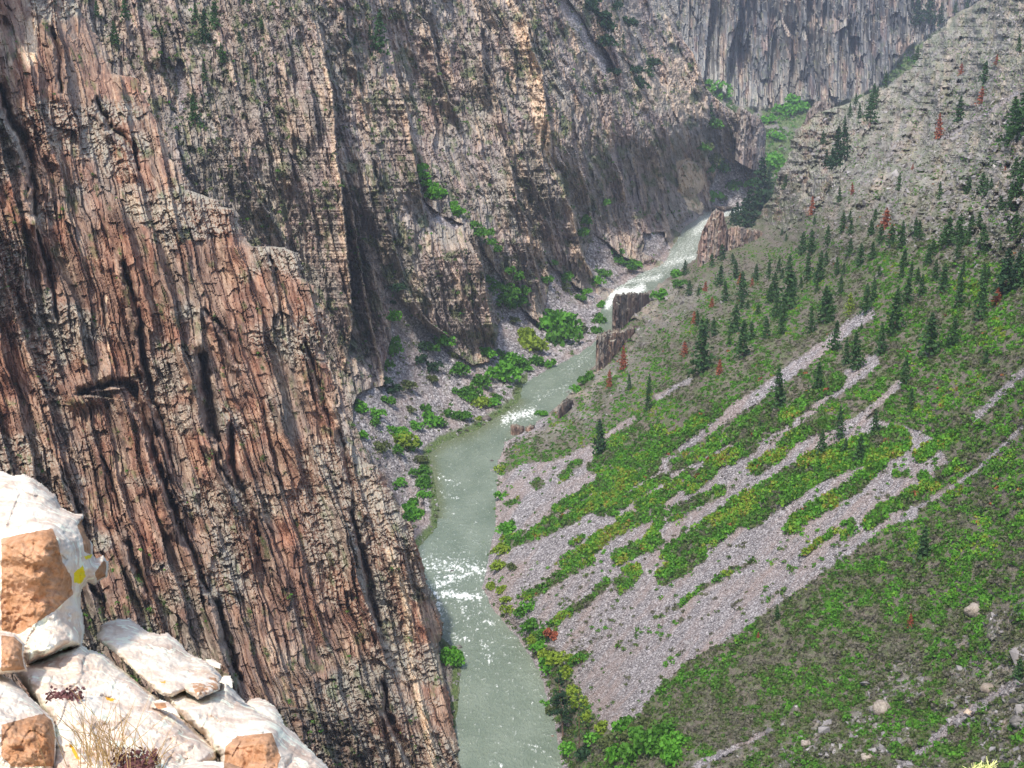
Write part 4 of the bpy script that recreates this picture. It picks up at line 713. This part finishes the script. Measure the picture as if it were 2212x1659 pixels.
def all_stones():
    r = np.random.default_rng(9); N = 90000; x = r.uniform(1030, 2290, N); y = r.uniform(-40, 1740, N); ok = x > slope_left(y)+24; x, y = x[ok], y[ok]
    tal, sh, veg, rocky, *_ = slope_fields(x, y); dk, _ = pl_d(RB, x, y); t = slope_depth(x, y)
    p = r.uniform(size=len(x)) < .33*tal*(1-sh)+.5*rocky*sst(.4, .55, fbm(x/30, y/20, 3, 140))*(y < 700)+.25*rocky+.5*np.exp(-(dk/14)**2)*(y > 860)
    x, y, t, rocky = x[p], y[p], t[p], rocky[p]; z = r.exponential(.28, len(x))+.22; z = np.minimum(z*(1+1.2*rocky), 3.2)*np.clip(t/700, .7, 2)**.5
    stones('scree_stones', place(x, y, t), z, r, 'grey broken stones of the long scree chutes')
    N = 26000; x = r.uniform(740, 1660, N); y = r.uniform(430, 1560, N); ok = (x < pl_x(LB, y)-2) & (x > pl_x(S_NEAR, y)); x, y = x[ok], y[ok]; m = fanmask(x, y); t = mid_depth(x, y); dk, _ = pl_d(LB, x, y)
    p = r.uniform(size=len(x)) < .35*m+.6*np.exp(-(dk/10)**2)+.5*inpoly([(1200, 560), (1310, 650), (1300, 730), (1260, 740), (1190, 660)], x, y); x, y, t = x[p], y[p], t[p]
    stones('bank_stones', place(x, y, t), np.minimum(r.exponential(.5, len(x))+.4, 3), r, 'pale broken stones on the scree fans of the left bank')
all_stones()
# ------------------------------------------------------------------ rock outcrops standing beside the river
M_black = terrain_mat('dark wet gneiss', [(.30, (.02, .018, .02)), (.46, (.055, .045, .045)), (.58, (.11, .085, .08)), (.72, (.24, .19, .165))], 1.2)
def outcrop(name, top, bot, t0, t1, thick, mat, label, red=0., col=8., seed=0):
    """an upright block of columns: its foot on the ground, its top at the heights given, `thick` metres deep"""
    nx = 110; nv = 70; k = 26; u = np.linspace(0, 1, nx); xa, xb = top[0][0], top[-1][0]; x = xa+(xb-xa)*u
    yt = np.interp(x, [p[0] for p in top], [p[1] for p in top])+2.2*(hsh(np.floor(x/3.1), x*0, seed+1)-.5)+1.6*(hsh(np.floor(x/7), x*0, seed+2)-.5); yb = np.interp(x, [p[0] for p in bot], [p[1] for p in bot])
    t = t0+(t1-t0)*u+thick*.5*((2*u-1)**4); Ft = place(x, yb, t)                       # foot
    dx, dy, dz = rdir(x, yt); ztop = CAMZ+dz*(Ft[:, 1]/dy)
    v = np.linspace(0, 1, nv)[:, None]; Z = Ft[:, 2]+(ztop-Ft[:, 2])*v; dirv = np.stack([Ft[:, 0], Ft[:, 1]], -1); dirv /= np.linalg.norm(dirv, axis=1)[:, None]
    a = x[None]+0*v; b = -Z*2.2; w1, f, g = block(a, b, 9, 60, seed+3); w2, f2, g2 = block(a, b, 3.6, 18, seed+4)
    off = -(w1-.5)*col-(w2-.5)*col*.5-1.2*g2+2.*(fbm(a/5, b/9, 3, seed+5)-.5)+v**6*col*.25
    FX = Ft[:, 0]+dirv[:, 0]*off; FY = Ft[:, 1]+dirv[:, 1]*off; front = np.stack([FX, FY, Z+0*off], -1)
    kk = (np.arange(1, k+1)/k)[:, None]; tz = ztop+col*.35*(fbm(a[:1]/6+kk*0, kk*9, 3, seed+7)-.5)*4*np.minimum(1, kk*5)-thick*.18*kk
    topg = np.stack([FX[-1]+dirv[:, 0]*thick*kk, FY[-1]+dirv[:, 1]*thick*kk, tz], -1); back = np.stack([topg[-1, :, 0], topg[-1, :, 1], Ft[:, 2]-8], -1)[None]
    low = front[:1].copy(); low[..., 2] -= 8; V = np.concatenate([low, front, topg, back]); nr = V.shape[0]
    Fc = grid_faces(nr, nx); i = np.arange(nr*nx).reshape(nr, nx); h = nr//2
    sides = []
    for c in (0, nx-1):                                                    # close both ends between the face and the back
        for r_ in range(0, h): sides.append([i[r_, c], i[r_+1, c], i[nr-2-r_, c], i[nr-1-r_, c]])
    Fc = np.concatenate([Fc, np.array(sides)]); n = nr*nx; A, B = np.meshgrid(x, np.arange(nr)*1.)
    fall = np.stack([V[..., 0], V[..., 2], V[..., 1]], -1).reshape(-1, 3)+seed*13.
    rr = (red*sst(.42, .6, fbm(A/8, B/40, 3, seed+9))).ravel()
    o = mesh_np(name, V.reshape(-1, 3), Fc, mat, dict(fall=fall, red=rr, pale=.5*red*sst(.6, .7, fbm(A/4, B/30, 3, seed+8)).ravel(), grey=np.full(n, .5), ledge=np.full(n, .9), soil=((B.ravel() > nv+2)*.4)))
    return tag(o, label, 'rock outcrop', 'rock outcrops beside the river')
P5 = lambda L: [(737.7+.3335*x, 553+.3335*y) for x, y in L]; P3 = lambda L: [(1474.3+.3335*x, .3335*y) for x, y in L]
outcrop('rock_outcrop', P5([(1752, 300), (1770, 262), (1840, 250), (1930, 248), (1985, 246), (1998, 300)]), P5([(1745, 460), (1850, 452), (1900, 430), (1960, 400), (2000, 340)]), 1330, 1420, 34, M_black, 'black streaked square outcrop right below the foaming rapids', .25, 5, 200)
outcrop('rock_outcrop', P5([(1645, 540), (1660, 522), (1740, 505), (1800, 492), (1880, 470), (1935, 472)]), P5([(1640, 790), (1690, 740), (1720, 690), (1800, 600), (1880, 560), (1940, 500)]), 1165, 1235, 34, M_black, 'dark outcrop with a sheer river face where the river narrows', .5, 6, 210)
outcrop('rock_outcrop', P3([(95, 1600), (130, 1470), (165, 1400), (200, 1365), (250, 1380), (262, 1440), (280, 1490), (300, 1480)]), P3([(90, 1720), (160, 1740), (300, 1745)]), 1690, 1720, 40, M_mid, 'brown castle shaped rock tower rising from the river', .8, 9, 220)
outcrop('rock_outcrop', P3([(285, 1478), (340, 1470), (400, 1490), (470, 1500), (540, 1510), (600, 1550)]), P3([(280, 1740), (400, 1700), (480, 1670), (600, 1600)]), 1700, 1790, 50, M_mid, 'low brown wall joined to the right of the rock tower', .7, 7, 230)
outcrop('rock_outcrop', P3([(785, 800), (800, 740), (850, 660), (900, 650), (960, 690), (1000, 740), (1010, 790)]), P3([(780, 880), (900, 900), (1010, 880)]), 2120, 2160, 70, M_mid, 'pointed rock spire on the ridge before the far wall', .15, 16, 240)
outcrop('rock_outcrop', P3([(340, 720), (360, 700), (440, 745), (490, 780), (515, 810), (530, 860)]), P3([(345, 1010), (430, 1060), (530, 1100)]), 2380, 2440, 60, M_mid, 'dark vertical fins of rock right of the pale dome', .35, 16, 250)
outcrop('rock_outcrop', P5([(1095, 1112), (1110, 1100), (1150, 1108), (1185, 1122)]), P5([(1093, 1150), (1150, 1152), (1190, 1142)]), 1000, 1010, 14, M_near, 'small flat topped ledge by the water left of its twin', .2, 2, 260)
outcrop('rock_outcrop', P5([(1190, 1125), (1215, 1108), (1250, 1102)]), P5([(1188, 1140), (1225, 1145), (1255, 1135)]), 1010, 1015, 12, M_near, 'small pale ledge touching the pool right of its twin', .2, 1.5, 270)
outcrop('rock_outcrop', P5([(1400, 985), (1430, 955), (1470, 940), (1500, 950)]), P5([(1370, 1050), (1430, 1040), (1510, 1010)]), 1010, 1040, 14, M_black, 'dark jagged rocks on the right bank above the ledges', .4, 4, 280)
def boulder(x, y, r, label, mat, cat='boulder', group='boulders', sq=.8, seed=1, name='boulder', pale=0.):
    g_ = ground(x, y)
    if g_ is None: g_ = place(np.array(x), np.array(y), t_of_z(x, y, 0.))
    t = float(np.linalg.norm(g_-np.array([0, 0, CAMZ]))); R = r*t/F; n, m = 40, 22
    th, ph = np.meshgrid(np.linspace(0, 2*np.pi, n), np.linspace(-1.57, 1.57, m)); D = np.stack([np.cos(th)*np.cos(ph), np.sin(th)*np.cos(ph), np.sin(ph)], -1)
    w1 = hsh(np.round(D[..., 0]*1.3+seed), np.round(D[..., 1]*1.3+D[..., 2]), seed); rad = .8+.16*w1+.3*(fbm(D[..., 0]*1.5+seed, D[..., 1]*1.5+D[..., 2], 3, seed)-.5)
    V = D*rad[..., None]*R*np.array([1.1, .9, sq])+g_+np.array([0, 0, R*sq*.25]); q = V.reshape(-1, 3)
    o = mesh_np(name, q, grid_faces(m, n), mat, dict(fall=q*np.array([1, 1, 1.]), pale=np.full(len(q), pale), grey=np.full(len(q), .5)), False); tag(o, label, cat, group)
boulder(*R5([(940, 1062)])[0], 11, 'dark boulder on the left shore just above the wide pool', M_black, seed=3)
boulder(*R5([(1470, 885)])[0], 4, 'small dark rock breaking the water near the right bank', M_black, seed=4)
boulder(*R5([(670, 1570)])[0], 4, 'small rock in midstream below the bend', M_black, seed=5)
boulder(*R5([(980, 1400)])[0], 7, 'pinkish boulder at the right waterline', M_slope, seed=6)
boulder(*R5([(975, 1340)])[0], 7, 'dark boulder at the right waterline', M_black, seed=7)
boulder(*R8([(715, 385)])[0], 4, 'rock capped with foam in the lower rapids', M_black, seed=8)
boulder(*R8([(1370, 1475)])[0], 8, 'rusty orange boulder at the foot of the tall pine', M_near, seed=9)
boulder(*R9([(1975, 1150)])[0], 15, 'big square pale boulder in the lower right rubble', M_slope, seed=11, pale=.2)
boulder(*R9([(1850, 1305)])[0], 9, 'white flat boulder in the lower right rubble', M_slope, seed=12, pale=.6)
boulder(*R9([(1890, 650)])[0], 20, 'rounded pale rock knob above the lower right scrub', M_slope, seed=13, pale=.2)
boulder(*R9([(800, 1500)])[0], 10, 'round grey rock near the bottom edge', M_slope, seed=14, pale=.2)
boulder(*R9([(1290, 1290)])[0], 18, 'tall pale rock slab standing in the brown scrub', M_slope, seed=15, pale=.2, sq=1.2)
boulder(*R9([(2170, 1370)])[0], 16, 'overhanging rock at the right edge', M_slope, seed=16)
boulder(*R9([(1190, 1600)])[0], 12, 'cracked pale boulder at the bottom edge', M_slope, seed=17, pale=.2)
boulder(*R8([(760, 882)])[0], 8, 'flat pink rock at the tip of the left gravel bar', M_slope, seed=18)
boulder(*R5([(975, 75)])[0], 6, 'single pale block on the scree between fins', M_slope, seed=19)
boulder(*R3([(200, 1355)])[0], 9, 'pale boulder in the river behind the tower', M_slope, seed=21)
for k, (nm, a, b, tx) in enumerate([('fallen_log', (1530, 1412), (1660, 1402), 'weathered brown log lying behind the two pines')]):
    p, q = ground(*R8([a])[0]), ground(*R8([b])[0]); tag(mesh_np(nm, *tube(p+[0, 0, .6], q+[0, 0, .6], .5, .35, 8), gb.m), tx, 'log')
# ------------------------------------------------------------------ the sunlit rocks at the viewer's feet
gr = G('sunlit quartzite'); pos = gr.n('ShaderNodeNewGeometry').outputs['Position']
na = gr.noise(pos, 3.2, 6, .62); nb_ = gr.noise(pos, 14, 5, .65); nc = gr.noise(pos, 55, 4, .7); nd = gr.noise(pos, 7, 3, .6, (1, 1, 1), .6)
bs = gr.ramp(na, [(.3, (.50, .35, .26)), (.45, (.68, .54, .42)), (.6, (.80, .71, .58))]); bs = gr.mix(gr.ramp(nb_, [(.55, 0.), (.7, .6)]), bs, (.52, .40, .34)); bs = gr.mix(gr.ramp(nd, [(.55, 0.), (.60, .9)]), bs, (.86, .85, .66))
bs = gr.mix(gr.ramp(nb_, [(.33, .7), (.40, 0.)]), bs, (.88, .87, .78)); br = gr.ramp(gr.math('ADD', gr.math('MULTIPLY', na, .5), gr.math('MULTIPLY', nb_, .5)), [(.32, (.17, .07, .035)), (.46, (.38, .19, .09)), (.6, (.55, .32, .19))])
bw = gr.math('ADD', gr.attr('brown'), gr.math('MULTIPLY', gr.math('SUBTRACT', nb_, .5), 1.7)); c_ = gr.mix(gr.ramp(bw, [(.45, 0.), (.55, 1.)]), bs, br)
yl = gr.math('ADD', gr.attr('yellow'), gr.math('MULTIPLY', gr.math('SUBTRACT', nc, .5), 1.)); c_ = gr.mix(gr.ramp(yl, [(.5, 0.), (.58, 1.)]), c_, (.80, .62, .02))
og = gr.math('ADD', gr.attr('orange'), gr.math('MULTIPLY', gr.math('SUBTRACT', nc, .5), .8)); c_ = gr.mix(gr.ramp(og, [(.5, 0.), (.58, 1.)]), c_, (.75, .38, .03))
gr.l(c_, gr.b.inputs['Base Color']); gr.b.inputs['Roughness'].default_value = .85; gr.b.inputs['Specular IOR Level'].default_value = .25
gr.bump(gr.math('ADD', na, gr.math('ADD', gr.math('MULTIPLY', nb_, .35), gr.math('MULTIPLY', nc, .12))), .7, .05)
BROWN = [R7([(0, 412), (120, 380), (290, 352), (320, 430), (345, 540), (395, 620), (402, 720), (300, 815), (180, 890), (105, 940), (0, 920)]), R7([(410, 345), (448, 290), (500, 440), (498, 510), (450, 495), (440, 420)]), R7([(505, 600), (560, 520), (585, 545), (580, 625), (520, 655)]),
         R7([(0, 930), (80, 940), (130, 985), (125, 1040), (145, 1130), (0, 1145)]), R7([(0, 1418), (240, 1355), (290, 1400), (305, 1480), (300, 1659), (60, 1659), (0, 1600)]), R7([(1215, 1540), (1280, 1480), (1480, 1460), (1530, 1600), (1500, 1700), (1200, 1700)]), R7([(820, 1300), (900, 1300), (920, 1340), (850, 1345)])]
PINKB = [R7([(1035, 1200), (1180, 1150), (1185, 1230), (1070, 1280)])]
YEL = [R7([(400, 600), (450, 560), (465, 620), (440, 660), (400, 655)]), R7([(455, 510), (500, 500), (495, 520), (465, 530)])]
ORA = [R7([(370, 1520), (400, 1540), (440, 1620), (410, 1610)]), R7([(570, 1270), (630, 1285), (610, 1300), (575, 1290)]), R7([(860, 1190), (900, 1185), (895, 1205)])]
def pdist(pg, x, y): return pl_d(pg+[pg[0]], x, y)[0]
def fg_rock(name, outline, ctrl, thick, label, rough=1., seed=0, group='pale sunlit rocks at the viewer\'s feet'):
    pg = R7(outline); f = tps([(a, b, c) for a, b, c in R7(ctrl)]); xs = [p[0] for p in pg]; ys = [p[1] for p in pg]; st = 2.0
    X, Y = np.meshgrid(np.arange(min(xs)-6, max(xs)+8, st), np.arange(min(ys)-6, max(ys)+8, st)); wx = X+5*(fbm(X/16, Y/16, 4, seed)-.5)*rough+2*(vn(X/5, Y/5, seed+4)-.5); wy = Y+7*(fbm(X/16, Y/16, 4, seed+1)-.5)*rough
    ins = inpoly(pg, wx, wy); d = pdist(pg, wx, wy)*np.where(ins, 1, -1); dd = d.clip(0)
    T = f(X, Y); T = T-.16*rough*(fbm(X/34, Y/24, 4, seed+2)-.5)-.03*(fbm(X/6, Y/6, 3, seed+3)-.5)
    v, q1, q2 = block(X+.5*Y, Y-.4*X, 46, 60, seed+6); T = T-.05*rough*(v-.5)
    T = T+thick*.28*np.exp(-dd/7)
    Tb = T+thick*(1-np.exp(-dd/14))+.001
    br_ = 0*X+.1; 
    for p in BROWN: br_ = np.maximum(br_, np.where(inpoly(p, X, Y), 1., 0)*sst(0, 6, pdist(p, X, Y)))
    for p in PINKB: br_ = np.maximum(br_, np.where(inpoly(p, X, Y), .48, 0))
    ye = sum(np.where(inpoly(p, X, Y), .9, 0) for p in YEL)+0*X; orr = sum(np.where(inpoly(p, X, Y), .7, 0) for p in ORA)+0*X
    keep = (d > -st*1.1); F0 = grid_faces(*X.shape); F0 = F0[keep.ravel()[F0].all(1)]; n = X.size
    P = np.concatenate([place(X, Y, T).reshape(-1, 3), place(X, Y, Tb).reshape(-1, 3)])
    e = {}
    for q in F0:
        for a, b in ((q[0], q[1]), (q[1], q[2]), (q[2], q[3]), (q[3], q[0])): e[(a, b)] = 1
    side = [[b, a, a+n, b+n] for (a, b) in e if (b, a) not in e]
    Fc = np.concatenate([F0, F0[:, ::-1]+n, np.array(side)]); us = np.zeros(2*n, bool); us[Fc.ravel()] = True; idx = np.cumsum(us)-1
    A = {k: np.r_[m.ravel(), m.ravel()][us] for k, m in dict(brown=br_, yellow=ye, orange=orr).items()}
    o = mesh_np(name, P[us], idx[Fc], gr.m, A, True); tag(o, label, 'rock', group); return f
fg_rock('foreground_rock', [(-260, 20), (0, 50), (60, 72), (130, 68), (190, 95), (240, 130), (300, 180), (328, 245), (400, 283), (450, 290), (440, 330), (470, 400), (500, 450), (500, 505), (520, 530), (560, 510), (585, 540), (580, 620), (510, 660), (480, 650), (440, 690), (430, 740), (440, 800), (455, 915), (440, 990), (340, 1015), (150, 1100), (60, 1000), (-260, 960)],
        [(-100, 40, 9.4), (200, 100, 9.2), (320, 240, 8.9), (440, 300, 8.7), (0, 400, 7.7), (290, 352, 7.75), (150, 250, 8.3), (0, 700, 7.5), (380, 700, 7.75), (200, 860, 7.45), (100, 950, 7.35), (440, 900, 7.8), (300, 1000, 7.2), (580, 560, 8.4), (480, 600, 8.1), (-200, 700, 7.4), (150, 1100, 7.0)], 1.6, 'big pale boulder with a rusty brown face, topmost of the sunlit rocks', 1., 300)
fg_rock('foreground_rock', [(-260, 900), (0, 918), (80, 932), (130, 985), (122, 1055), (148, 1132), (0, 1150), (-260, 1160)], [(-200, 900, 7.1), (80, 940, 6.95), (120, 1100, 6.8), (-200, 1150, 6.7), (50, 1040, 6.75)], .5, 'small orange brown block wedged under the big boulder', .5, 310)
fg_rock('foreground_rock', [(-260, 1135), (0, 1145), (60, 1180), (200, 1310), (290, 1395), (310, 1500), (315, 1900), (-260, 1900)], [(-200, 1150, 6.9), (60, 1180, 6.8), (250, 1370, 6.2), (0, 1420, 5.9), (290, 1450, 6.0), (0, 1650, 5.75), (300, 1800, 5.8), (-200, 1800, 5.6)], 1.2, 'pale rock with a brown front in the bottom corner', .8, 320)
fg_rock('foreground_rock', [(60, 1120), (200, 1075), (440, 985), (480, 1020), (560, 1040), (620, 1090), (750, 1200), (870, 1300), (980, 1390), (1080, 1480), (1185, 1560), (1175, 1610), (1120, 1640), (1000, 1900), (260, 1900), (280, 1400), (150, 1240)], [(100, 1130, 7.2), (450, 1000, 7.7), (620, 1100, 7.6), (900, 1320, 7.0), (1180, 1570, 6.5), (300, 1400, 6.4), (700, 1500, 6.3), (300, 1850, 5.6), (1000, 1850, 5.7), (450, 1200, 7.1)], 1.4, 'broad white slab with orange lichen spots in the middle', 1., 330)
fg_rock('foreground_rock', [(525, 935), (545, 890), (575, 870), (640, 855), (700, 850), (750, 880), (800, 920), (860, 938), (905, 925), (960, 970), (1020, 1042), (1120, 1080), (1190, 1150), (1200, 1165), (1190, 1235), (1075, 1285), (1000, 1240), (930, 1275), (860, 1250), (740, 1140), (620, 1030), (530, 965)], [(540, 920, 8.4), (700, 850, 8.9), (900, 930, 8.7), (1020, 1040, 8.4), (1190, 1160, 7.9), (620, 1030, 7.9), (860, 1250, 7.2), (1075, 1285, 7.1), (900, 1080, 8.0), (1180, 1230, 7.4)], .7, 'long pinkish slab lying tilted above the dark crack', .8, 340)
fg_rock('foreground_rock', [(860, 1240), (940, 1270), (1010, 1235), (1080, 1285), (1180, 1235), (1205, 1165), (1245, 1165), (1262, 1230), (1300, 1280), (1345, 1320), (1450, 1380), (1555, 1440), (1620, 1500), (1700, 1580), (1800, 1680), (1900, 1850), (1180, 1880), (1190, 1600), (1100, 1480), (960, 1360)], [(900, 1270, 7.4), (1200, 1200, 7.9), (1300, 1290, 7.8), (1550, 1450, 7.3), (1700, 1580, 6.9), (1850, 1800, 6.3), (1300, 1480, 6.7), (1500, 1460, 6.75), (1350, 1650, 6.35), (1520, 1620, 6.45), (1200, 1850, 5.9), (1050, 1400, 6.9)], 1.3, 'lower right sunlit ledge with an orange brown broken front', 1., 350)
fg_rock('foreground_rock', [(1335, 1315), (1350, 1290), (1400, 1278), (1450, 1298), (1490, 1330), (1520, 1375), (1545, 1440), (1480, 1430), (1400, 1360)], [(1340, 1310, 8.3), (1450, 1300, 8.4), (1540, 1430, 8.0), (1450, 1400, 7.9)], .5, 'small rounded pink rock behind the lower ledge', .4, 360)
fg_rock('foreground_rock', [(1120, 1072), (1150, 1070), (1195, 1095), (1192, 1118), (1160, 1110), (1125, 1088)], [(1120, 1080, 7.95), (1190, 1110, 7.9), (1160, 1070, 8.0)], .12, 'thin loose chip perched on the end of the pinkish slab', .2, 370)
fg_rock('foreground_rock', [(1190, 1195), (1215, 1158), (1245, 1160), (1262, 1190), (1255, 1225), (1235, 1205)], [(1190, 1195, 7.7), (1250, 1220, 7.6), (1220, 1160, 7.75)], .15, 'knobby small stone beside the thin chip', .2, 380)
fg_rock('foreground_rock', [(815, 1325), (830, 1298), (870, 1290), (915, 1305), (955, 1340), (975, 1385), (940, 1360), (880, 1342)], [(820, 1320, 6.85), (900, 1300, 6.9), (970, 1380, 6.7)], .15, 'small dark brown stone caught in the crack', .2, 390)
fg_rock('foreground_rock', [(880, 1700), (1000, 1640), (1150, 1620), (1260, 1640), (1400, 1690), (1500, 1850), (800, 1850)], [(900, 1700, 5.7), (1150, 1625, 5.85), (1400, 1700, 5.8), (1100, 1850, 5.3)], .7, 'low pale pink rock at the very bottom edge', .5, 400)
# plants on the rocks
gs = G('dry grass'); gs.b.inputs['Base Color'].default_value = (.42, .27, .11, 1); gs.b.inputs['Roughness'].default_value = .8
gd = G('dark cushion plant'); gd.b.inputs['Base Color'].default_value = (.13, .05, .05, 1); gd.b.inputs['Roughness'].default_value = .8
def tuft(x, y, t, h, n, mat, label, cat, name, spread=.35, seed=0, wd=.0022):
    r = np.random.default_rng(seed); p0 = place(np.array(x*.3985), np.array(998+y*.3985), t); parts = []
    for _ in range(n):
        b = p0+np.append(r.normal(0, h*.18, 2), 0); d = np.append(r.normal(0, spread, 2), 1.); m_ = b+d*h*.5*r.uniform(.6, 1); e = m_+d*np.array([1.6, 1.6, .9])*h*.5*r.uniform(.5, 1)
        parts += [tube(b, m_, wd, wd*.8, 4), tube(m_, e, wd*.8, wd*.3, 4)]
    tag(mesh_np(name, *join(parts), mat), label, cat)
tuft(560, 1640, 5.85, .42, 46, gs.m, 'tall dry grass tuft on the white slab', 'grass tuft', 'grass_tuft', .3, 1)
tuft(830, 1640, 6.0, .16, 30, gs.m, 'short dry grass tuft near the bottom edge', 'grass tuft', 'grass_tuft', .5, 2)
tuft(640, 1620, 5.95, .30, 26, gs.m, 'sparse dry stalks right of the tall grass tuft', 'grass tuft', 'grass_tuft', .4, 5)
def cushion(x, y, t, R, label, seed, mat=None):
    r = np.random.default_rng(seed); p0 = place(np.array(x*.3985), np.array(998+y*.3985), t); C = p0+r.normal(0, 1, (240, 3)).clip(-1.3, 1.3)*np.array([R, R*.6, R*.4]); V, Fq = quads(C, R*.14, r, .3); V2, F2 = tube(p0-[0, 0, R*.8], p0+[0, 0, R*.2], R*1.1, R*.3, 10); V, Fq = join([(V, Fq), (V2, F2)]); tag(mesh_np('cushion_plant', V, Fq, mat or gd.m), label, 'cushion plant')
cushion(350, 1275, 6.75, .07, 'dark reddish cushion plant in a hollow of the slab', 3); cushion(720, 1625, 5.9, .075, 'dark cushion plant at the bottom by the grass', 4)
gy = G('pale seed head'); gy.b.inputs['Base Color'].default_value = (.75, .75, .30, 1)
def seedhead():
    r = np.random.default_rng(8); p0 = place(np.array(2112.), np.array(1662.), 4.6); parts = [tube(p0-[0, 0, 1.6], p0, .004, .003, 5)]
    for _ in range(90):
        d = np.array([r.normal(.25, .7), r.normal(0, .4), abs(r.normal(.1, .6))]); d /= np.linalg.norm(d); b = p0+np.array([r.uniform(-.02, .06), 0, r.uniform(-.03, .01)]); parts.append(tube(b, b+d*r.uniform(.02, .05), .0025, .0008, 4))
    tag(mesh_np('grass_seed_head', *join(parts), gy.m), 'pale yellow feathery seed head poking up at the bottom edge', 'seed head')
seedhead()
# ------------------------------------------------------------------ air
hz = mesh_np('haze', [(-1500, -300, -9), (3000, -300, -9), (3000, 4300, -9), (-1500, 4300, -9), (-1500, -300, 760), (3000, -300, 760), (3000, 4300, 760), (-1500, 4300, 760)], [[0, 3, 2, 1], [4, 5, 6, 7], [0, 1, 5, 4], [1, 2, 6, 5], [2, 3, 7, 6], [3, 0, 4, 7]], None)
hm = bpy.data.materials.new('air'); hm.use_nodes = True; t_ = hm.node_tree; t_.nodes.remove(t_.nodes['Principled BSDF']); pv = t_.nodes.new('ShaderNodeVolumePrincipled'); pv.inputs['Color'].default_value = (.72, .82, 1, 1); pv.inputs['Density'].default_value = 4.5e-5
t_.links.new(pv.outputs[0], [n for n in t_.nodes if n.type == 'OUTPUT_MATERIAL'][0].inputs['Volume']); hz.data.materials.append(hm); tag(hz, kind='stuff')
